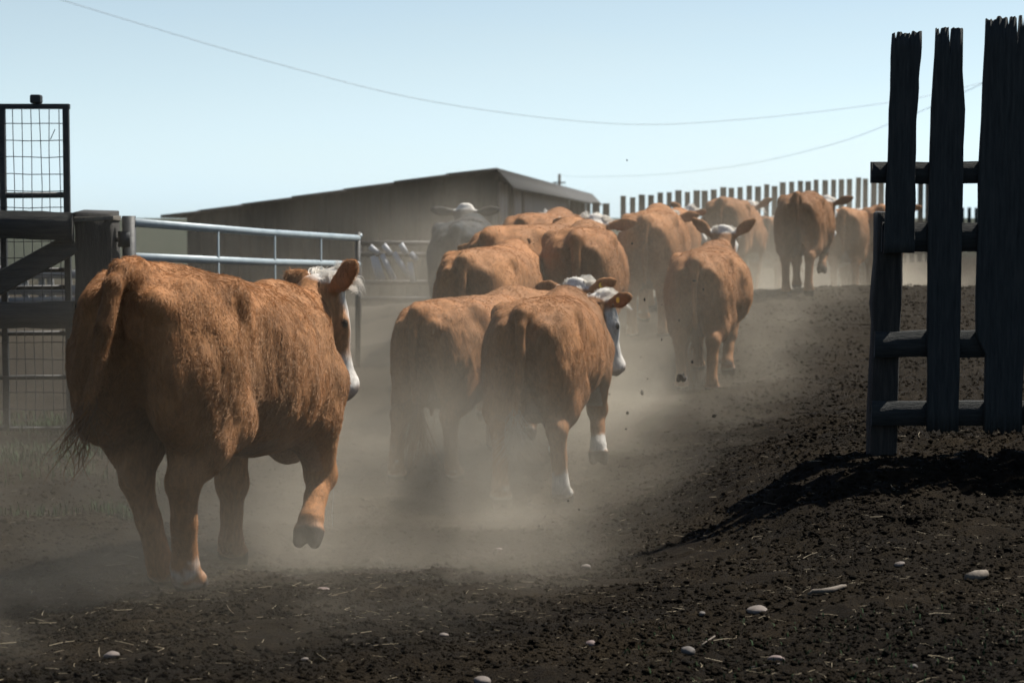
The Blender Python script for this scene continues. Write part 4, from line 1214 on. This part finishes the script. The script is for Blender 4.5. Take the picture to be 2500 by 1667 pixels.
# ------------------------------------------------------------------ loose soil, straw, grass, stones
def scatter_solids(name, P, size, mat, seed, flat=.7, label=None, cat=None):
    """many small irregular crumbs joined into one mesh"""
    rs = np.random.default_rng(seed); n = len(P)
    base = np.array([(1, 0, 0), (-1, 0, 0), (0, 1, 0), (0, -1, 0), (0, 0, 1), (0, 0, -1)], float)
    V = base[None] * (.55 + .75 * rs.random((n, 6, 1))) + rs.normal(0, .16, (n, 6, 3))
    a = rs.random(n) * 6.283; c, s = np.cos(a), np.sin(a)
    x = V[:, :, 0] * c[:, None] - V[:, :, 1] * s[:, None]; y = V[:, :, 0] * s[:, None] + V[:, :, 1] * c[:, None]
    V = np.stack([x, y, V[:, :, 2] * flat], 2) * size[:, None, None] + P[:, None]
    f = np.array([(0, 2, 4), (2, 1, 4), (1, 3, 4), (3, 0, 4), (2, 0, 5), (1, 2, 5), (3, 1, 5), (0, 3, 5)])
    F = (f[None] + (np.arange(n) * 6)[:, None, None]).reshape(-1, 3)
    o = mesh_np(name, V.reshape(-1, 3), F, mat); tag(o, label, cat, kind='stuff'); return o
def on_ground(n, x0, x1, y0, y1, rs):
    # more of them near the camera, where they can be told apart
    t = rs.random(n); y = y0 * (y1 / y0) ** t
    x = (x0 + (x1 - x0) * rs.random(n)) * (y / y1) ** .35
    return x, y
rs = np.random.default_rng(17)
x, y = on_ground(132000, -3.6, 4.4, 5.9, 15, rs)
clump = vnoise(np.stack([x, y, x * 0], 1), 2.2, 91) + .6 * vnoise(np.stack([x, y, x * 0], 1), 7, 92)
keep = clump > -.55 + .5 * rs.random(len(x)) - .3
x, y = x[keep], y[keep]
sz_ = np.clip(np.exp(rs.normal(math.log(.0046), .6, len(x))), .002, .018)
scatter_solids('soil_crumbs', np.stack([x, y, surf(x, y) + sz_ * .25], 1), sz_, M_SOIL, 3, label='loose dark soil crumbs over the trodden yard', cat='soil')
x = 1.4 + rs.random(36000) * 4.8; y = 9.4 + 17 * rs.random(36000) ** 1.4
keep = x > 1.3 + .05 * (y - 10) + rs.normal(0, .35, len(x)); x, y = x[keep], y[keep]
sz_ = np.clip(np.exp(rs.normal(math.log(.008), .55, len(x))), 0, .022)
scatter_solids('soil_clods', np.stack([x, y, surf(x, y) + sz_ * .2], 1), sz_, M_SOIL, 4, label='coarse turned clods on the bank by the timber fence', cat='soil')

def straw_bits(name, x, y, ln, w, mat, seed, lift=.004, label=None, cat=None, up=.12):
    rs = np.random.default_rng(seed); n = len(x)
    c = np.stack([x, y, surf(x, y) + lift], 1); a = rs.random(n) * 6.283; e = np.abs(rs.normal(0, up, n))
    d = np.stack([np.cos(a) * np.cos(e), np.sin(a) * np.cos(e), np.sin(e)], 1) * ln[:, None] * .5
    s_ = np.stack([-np.sin(a), np.cos(a), np.zeros(n)], 1) * w; u = np.zeros((n, 3)); u[:, 2] = w * .9
    bend = np.zeros((n, 3)); bend[:, :2] = rs.normal(0, .12, (n, 2)) * ln[:, None]
    V = np.stack([c - d + s_, c - d - s_, c - d + u, c + bend + s_, c + bend - s_, c + bend + u, c + d + s_ * .7, c + d - s_ * .7, c + d + u * .7], 1)
    f = [(0, 1, 4, 3), (1, 2, 5, 4), (2, 0, 3, 5), (3, 4, 7, 6), (4, 5, 8, 7), (5, 3, 6, 8)]
    F = (np.array(f)[None] + (np.arange(n) * 9)[:, None, None]).reshape(-1, 4)
    o = mesh_np(name, V.reshape(-1, 3), F, mat); tag(o, label, cat, kind='stuff'); return o
M_STRAW = noise_mat('straw', (0.1184, 0.0925, 0.0518), (0.2368, 0.1924, 0.1221), 30, .7, bump=0)
x, y = on_ground(3600, -3.6, 4.4, 5.9, 15, rs)
straw_bits('straw_litter', x, y, np.exp(rs.normal(math.log(.022), .55, len(x))), .0011, M_STRAW, 5, label='short pale straw bits littering the yard', cat='straw')
x, y = on_ground(110, -2.2, 3.8, 6.2, 12, rs)
straw_bits('straw_stalks', x, y, .05 + .07 * rs.random(len(x)), .0019, M_STRAW, 6, .006, label='longer straw stalks lying on the soil', cat='straw')

def blades(name, x, y, hgt, mat, seed, label):
    rs = np.random.default_rng(seed); n = len(x)
    a = rs.random(n) * 6.283; w = .0022 + .0018 * rs.random(n)
    r = np.stack([x, y, surf(x, y) - .004], 1); d = np.stack([np.cos(a), np.sin(a), np.zeros(n)], 1); s_ = np.stack([-np.sin(a), np.cos(a), np.zeros(n)], 1) * w[:, None]
    k = .25 + .75 * rs.random(n)
    m_ = r + d * (hgt * .25 * k)[:, None] + np.array([0, 0, 1]) * (hgt * .6)[:, None]; t_ = r + d * (hgt * .8 * k)[:, None] + np.array([0, 0, 1]) * (hgt * (1 - .35 * k))[:, None]
    V = np.stack([r - s_, r + s_, m_ + s_ * .8, m_ - s_ * .8, t_], 1)
    i = np.arange(n) * 5
    o = mesh_np(name, V.reshape(-1, 3), [np.stack([i, i + 1, i + 2, i + 3], 1), np.stack([i + 3, i + 2, i + 4], 1)], mat); tag(o, label, 'grass', kind='stuff')
M_GRASS = noise_mat('grass_blade', (.007, .016, .005), (.014, .03, .010), 6, .8, bump=0, c2=(.026, .038, .016), spec=.1)
n = 26000
gx_, gy_ = -4.4 + 2.6 * rs.random(n), 10.2 + 5.2 * rs.random(n)
dens = vnoise(np.stack([gx_, gy_, gx_ * 0], 1), 1.6, 33) * .5 + .5
keep = (dens > .25 + .45 * rs.random(n)) & (gx_ < -2.0 - .10 * np.abs(gy_ - 12.3) + .35 * vnoise(np.stack([gx_, gy_, gx_ * 0], 1), 3, 34))
blades('grass', gx_[keep], gy_[keep], .035 + .07 * rs.random(keep.sum()), M_GRASS, 8, 'short green grass along the foot of the pen on the left')
x, y = on_ground(1500, .4, 4.2, 5.9, 7.6, rs)
blades('grass_sprouts', x, y, .012 + .022 * rs.random(len(x)), M_GRASS, 9, 'sparse tiny grass sprouts in the near soil')

def stone(u, v, d_px, label, seed, flat=.5, tone=0, cat='stone', name='stone'):
    """pebble whose base falls on pixel (u, v) of the 2352-wide view, about d_px pixels across"""
    lo, hi = 5.0, 30.0
    for _ in range(40):
        m = (lo + hi) / 2; p = at_disp(u, v, m)
        if p.z > sz(p.x, p.y): lo = m
        else: hi = m
    p = at_disp(u, v, lo); r = d_px / 2 * 1.063 * lo / F_PX
    rs = np.random.default_rng(seed)
    import bmesh
    bm = bmesh.new(); bmesh.ops.create_icosphere(bm, subdivisions=3, radius=1)
    co = np.array([v_.co[:] for v_ in bm.verts]); dsp = 1 + .16 * vnoise(co + seed, 1.1, seed) + .05 * vnoise(co + seed, 3, seed + 1)
    st = np.array([1, .72 + .2 * rs.random(), flat])
    for v_, c, k in zip(bm.verts, co, dsp): v_.co = Vector(c * k * st * r)
    bm.to_mesh(me := bpy.data.meshes.new(name)); bm.free()
    for p_ in me.polygons: p_.use_smooth = True
    me.materials.append(M_STONES[tone])
    o = bpy.data.objects.new(name, me); C.objects.link(o); o.location = (p.x, p.y, sz(p.x, p.y) + r * flat * .25); o.rotation_euler = (rs.normal(0, .1), rs.normal(0, .1), rs.normal(0, .5))
    tag(o, label, cat, 'pale stones on the yard'); return o
M_STONES = [noise_mat('pale_stone', (0.0693, 0.0559, 0.0453), (0.1172, 0.0959, 0.0826), 30, .8, bump=.2), noise_mat('grey_stone', (0.0480, 0.0426, 0.0362), (0.0799, 0.0693, 0.0613), 30, .8, bump=.2), noise_mat('pink_stone', (0.0852, 0.0586, 0.0506), (0.1279, 0.0959, 0.0852), 30, .8, bump=.2)]
for args in (
    (1741, 1404, 52, 'largest flat pale stone, right of the middle near the bent stick', 1, .42, 0),
    (1580, 1498, 40, 'rounded brown stone beside the long straw stalk at the bottom', 2, .6, 1),
    (1784, 1516, 40, 'flat pinkish stone nearest the bottom edge on the right', 3, .5, 2),
    (1357, 1480, 26, 'small angular pinkish stone left of the rounded brown one', 4, .7, 2),
    (1345, 1304, 24, 'rounded tan stone below the middle cow', 5, .62, 0),
    (2066, 1297, 24, 'pale stone far right below the fence shadow', 6, .5, 0),
    (1108, 1566, 44, 'pale stone cut by the bottom edge of the picture', 7, .5, 0),
    (2098, 1562 - 30, 20, 'small grey pebble near the bottom right corner', 8, .6, 1),
    (1611, 1410, 18, 'little pebble just left of the largest flat stone', 9, .6, 1),
    (256, 1506, 34, 'pale stone in the dust at the bottom left', 10, .5, 0),
    (745, 1356, 34, 'flat stone ahead of the dust below the nearest cow', 11, .35, 2),
    (1020, 1459, 22, 'small white stone low in the middle', 12, .45, 0),
    (1145, 1264, 24, 'pinkish stone in the drifting dust below the middle cow', 13, .5, 2),
    (1217, 1163, 16, 'small stone behind the hooves of the middle cow', 14, .8, 0),
    (700, 1514, 18, 'small pale stone on the soil left of the middle at the bottom', 15, .5, 0)):
    stone(*args)
def stick(pts, rad, label, seed):
    P = []
    for u, v, w_ in pts:
        lo, hi = 5.0, 30.0
        for _ in range(40):
            m = (lo + hi) / 2; p = at_disp(u, v, m)
            if p.z > sz(p.x, p.y) + w_: lo = m
            else: hi = m
        P.append(at_disp(u, v, lo))
    o = MB().tube(P, rad, 8).build('stick', M_STICK, smooth=True); tag(o, label, 'stick')
M_STICK = noise_mat('dry_stick', (0.0533, 0.0426, 0.0320), (0.1172, 0.0959, 0.0746), 40, .85)
stick([(1856, 1364, .01), (1868, 1357, .015), (1890, 1357, .012), (1912, 1353, .012), (1932, 1347, .012), (1943, 1344, .01)], [.004, .009, .011, .011, .010, .005], 'bent forked stick lying on the soil to the right', 1)
stick([(2222, 1326, .015), (2240, 1322, .02), (2266, 1316, .016)], [.018, .024, .016], 'short thick dark piece of wood at the right', 2)
stick([(1612, 1480, .01), (1642, 1460, .012)], [.0035, .003], 'straight yellow straw stalk beside the rounded brown stone', 3)
stick([(1726, 1532, .006), (1792, 1523, .006)], [.003, .0028], 'thin green stem in front of the pinkish stone', 4)

# clods thrown up by the hooves
M_CLOD = noise_mat('flying_clod', (0.0089, 0.0067, 0.0052), (0.0222, 0.017, 0.0126), 40, .95, bump=.2)
import bmesh
def clod(u, v, d, r, seed, label, sub=2):
    bm = bmesh.new(); bmesh.ops.create_icosphere(bm, subdivisions=sub, radius=1)
    co = np.array([v_.co[:] for v_ in bm.verts]); dsp = 1 + .55 * vnoise(co + seed * 3.1, 1.9, seed)
    st = 1 + .3 * np.random.default_rng(seed).normal(0, 1, 3)
    for v_, c, k in zip(bm.verts, co, dsp): v_.co = Vector(c * k * np.clip(st, .5, 1.6) * r)
    me = bpy.data.meshes.new('dirt_clod'); bm.to_mesh(me); bm.free(); me.materials.append(M_CLOD)
    o = bpy.data.objects.new('dirt_clod', me); C.objects.link(o); o.location = at_disp(u, v, d)
    tag(o, label, 'clod', 'clods of earth thrown up by the hooves')
clod(1564, 868, 14.5, .030, 1, 'largest ragged earth clod in the air behind the eared cow', 3)
small = [(1452, 560, 6), (1474, 902, 7), (1441, 948, 6), (1641, 955, 6), (1627, 1022, 7), (1520, 780, 5), (1481, 688, 5), (1595, 645, 6), (1616, 664, 4), (1408, 1102, 3), (1590, 830, 5), (1520, 700, 4), (1500, 930, 3), (1438, 985, 4), (1270, 1198, 5), (1305, 1150, 5), (1252, 1186, 4), (1238, 1207, 3), (1560, 735, 4), (1408, 700, 4), (1385, 830, 3), (1350, 765, 3), (1488, 870, 3), (1670, 1010, 4), (1330, 1170, 3), (1440, 368, 4), (1472, 820, 3), (1216, 1150, 3), (1400, 905, 3), (1380, 1010, 3)]
for k, (u, v, px) in enumerate(small):
    d = 13.0 + 3 * ((k * 37) % 10) / 10
    if v > 1120: d = 10.4
    clod(u, v, d, px * .62 * d / F_PX * 1.063, 10 + k, 'small earth fleck thrown up low behind the middle cow\'s hooves' if v > 1120 else 'small earth fleck high in the air before the herd\'s backs' if v < 800 else 'small earth fleck in the air right of the middle cow', 1)

# ------------------------------------------------------------------ dust
def dust_cloud():
    x0, x1, y0, y1, z0, z1 = -7.0, 9.5, 5.0, 36.0, -.9, 2.9
    o = MB().box((x0, y0, z0), (x1, y1, z1)).build('dust', new_dust_mat())
    tag(o, 'tan dust kicked up by the herd and hanging over the yard', 'dust', kind='stuff')
    return o
def new_dust_mat():
    m, n, l, out = new_mat('drifting_dust')
    def math_(op, a, b=None, clamp=False):
        t = n.new('ShaderNodeMath'); t.operation = op; t.use_clamp = clamp
        for i, v in ((0, a), (1, b)):
            if v is None: continue
            if isinstance(v, (int, float)): t.inputs[i].default_value = v
            else: l.new(v, t.inputs[i])
        return t.outputs[0]
    def smooth(v, a, b):
        t = n.new('ShaderNodeMapRange'); t.interpolation_type = 'SMOOTHSTEP'
        t.inputs[1].default_value = a; t.inputs[2].default_value = b
        l.new(v, t.inputs[0]); return t.outputs[0]
    tc = n.new('ShaderNodeTexCoord'); sp = n.new('ShaderNodeSeparateXYZ'); l.new(tc.outputs['Object'], sp.inputs[0])
    X, Y, Z = sp.outputs
    # track of the herd: from the near left to the rise on the right
    xc = math_('ADD', math_('MULTIPLY', Y, DUST['slope']), DUST['x0'])
    dx = math_('SUBTRACT', X, xc)
    right = math_('SUBTRACT', 1.0, smooth(dx, DUST['r0'], DUST['r1']))
    left = smooth(dx, -5.5, -.6)
    near = smooth(Y, 5.6, 8.6)
    lat = math_('MULTIPLY', math_('MULTIPLY', right, left), near)
    # thins out upwards; hangs higher further back
    hs = math_('ADD', math_('MULTIPLY', Y, .02), DUST['h0'])
    zz = math_('MAXIMUM', math_('ADD', Z, .25), 0.0)
    fall = math_('POWER', 2.718, math_('MULTIPLY', math_('DIVIDE', zz, hs), -1.0))
    t = n.new('ShaderNodeTexNoise'); t.inputs['Scale'].default_value = .95; t.inputs['Detail'].default_value = 3; t.inputs['Roughness'].default_value = .5; t.inputs['Distortion'].default_value = .5
    l.new(tc.outputs['Object'], t.inputs['Vector'])
    puff = smooth(t.outputs['Fac'], .40, .62)
    puff = math_('ADD', math_('MULTIPLY', puff, 1.9), .22)
    # low cloud behind the middle pair of cows
    def ball(c, r, k):
        v = n.new('ShaderNodeVectorMath'); v.operation = 'SUBTRACT'; l.new(tc.outputs['Object'], v.inputs[0]); v.inputs[1].default_value = c
        s_ = n.new('ShaderNodeVectorMath'); s_.operation = 'DIVIDE'; l.new(v.outputs[0], s_.inputs[0]); s_.inputs[1].default_value = r
        d_ = n.new('ShaderNodeVectorMath'); d_.operation = 'LENGTH'; l.new(s_.outputs[0], d_.inputs[0])
        return math_('MULTIPLY', math_('SUBTRACT', 1.0, smooth(d_.outputs['Value'], .0, 1.0)), k)
    extra = None
    for c, r, k in DUST['puffs']:
        b = ball(c, r, k); extra = b if extra is None else math_('ADD', extra, b)
    base = math_('MULTIPLY', math_('MULTIPLY', lat, fall), DUST['density'])
    dens = math_('MULTIPLY', math_('ADD', base, extra), puff)
    pv = n.new('ShaderNodeVolumePrincipled')
    pv.inputs['Color'].default_value = DUST['color']
    pv.inputs['Anisotropy'].default_value = .35
    l.new(dens, pv.inputs['Density'])
    l.new(pv.outputs[0], out.inputs['Volume'])
    return m
DUST = dict(slope=.27, x0=-2.9, r0=-.1, r1=1.25, h0=.24, density=.16, color=(.70, .62, .49, 1),
            puffs=[((-.35, 11.4, -.2), (1.4, 1.5, 1.0), .27), ((-.65, 9.4, -.2), (1.7, 1.3, .6), .24), ((.6, 15.6, .05), (1.6, 2.0, 1.1), .2), ((-1.7, 7.5, -.15), (1.5, 1.2, .5), .16),
                   ((4.2, 29.0, .5), (5.0, 2.2, .7), .24), ((-.5, 21.5, .4), (2.4, 3.5, 1.7), .08), ((-3.0, 30.0, .6), (6.5, 5.5, 2.2), .012), ((-.55, 18.9, .9), (1.0, .9, 1.2), .22)])
dust_cloud()
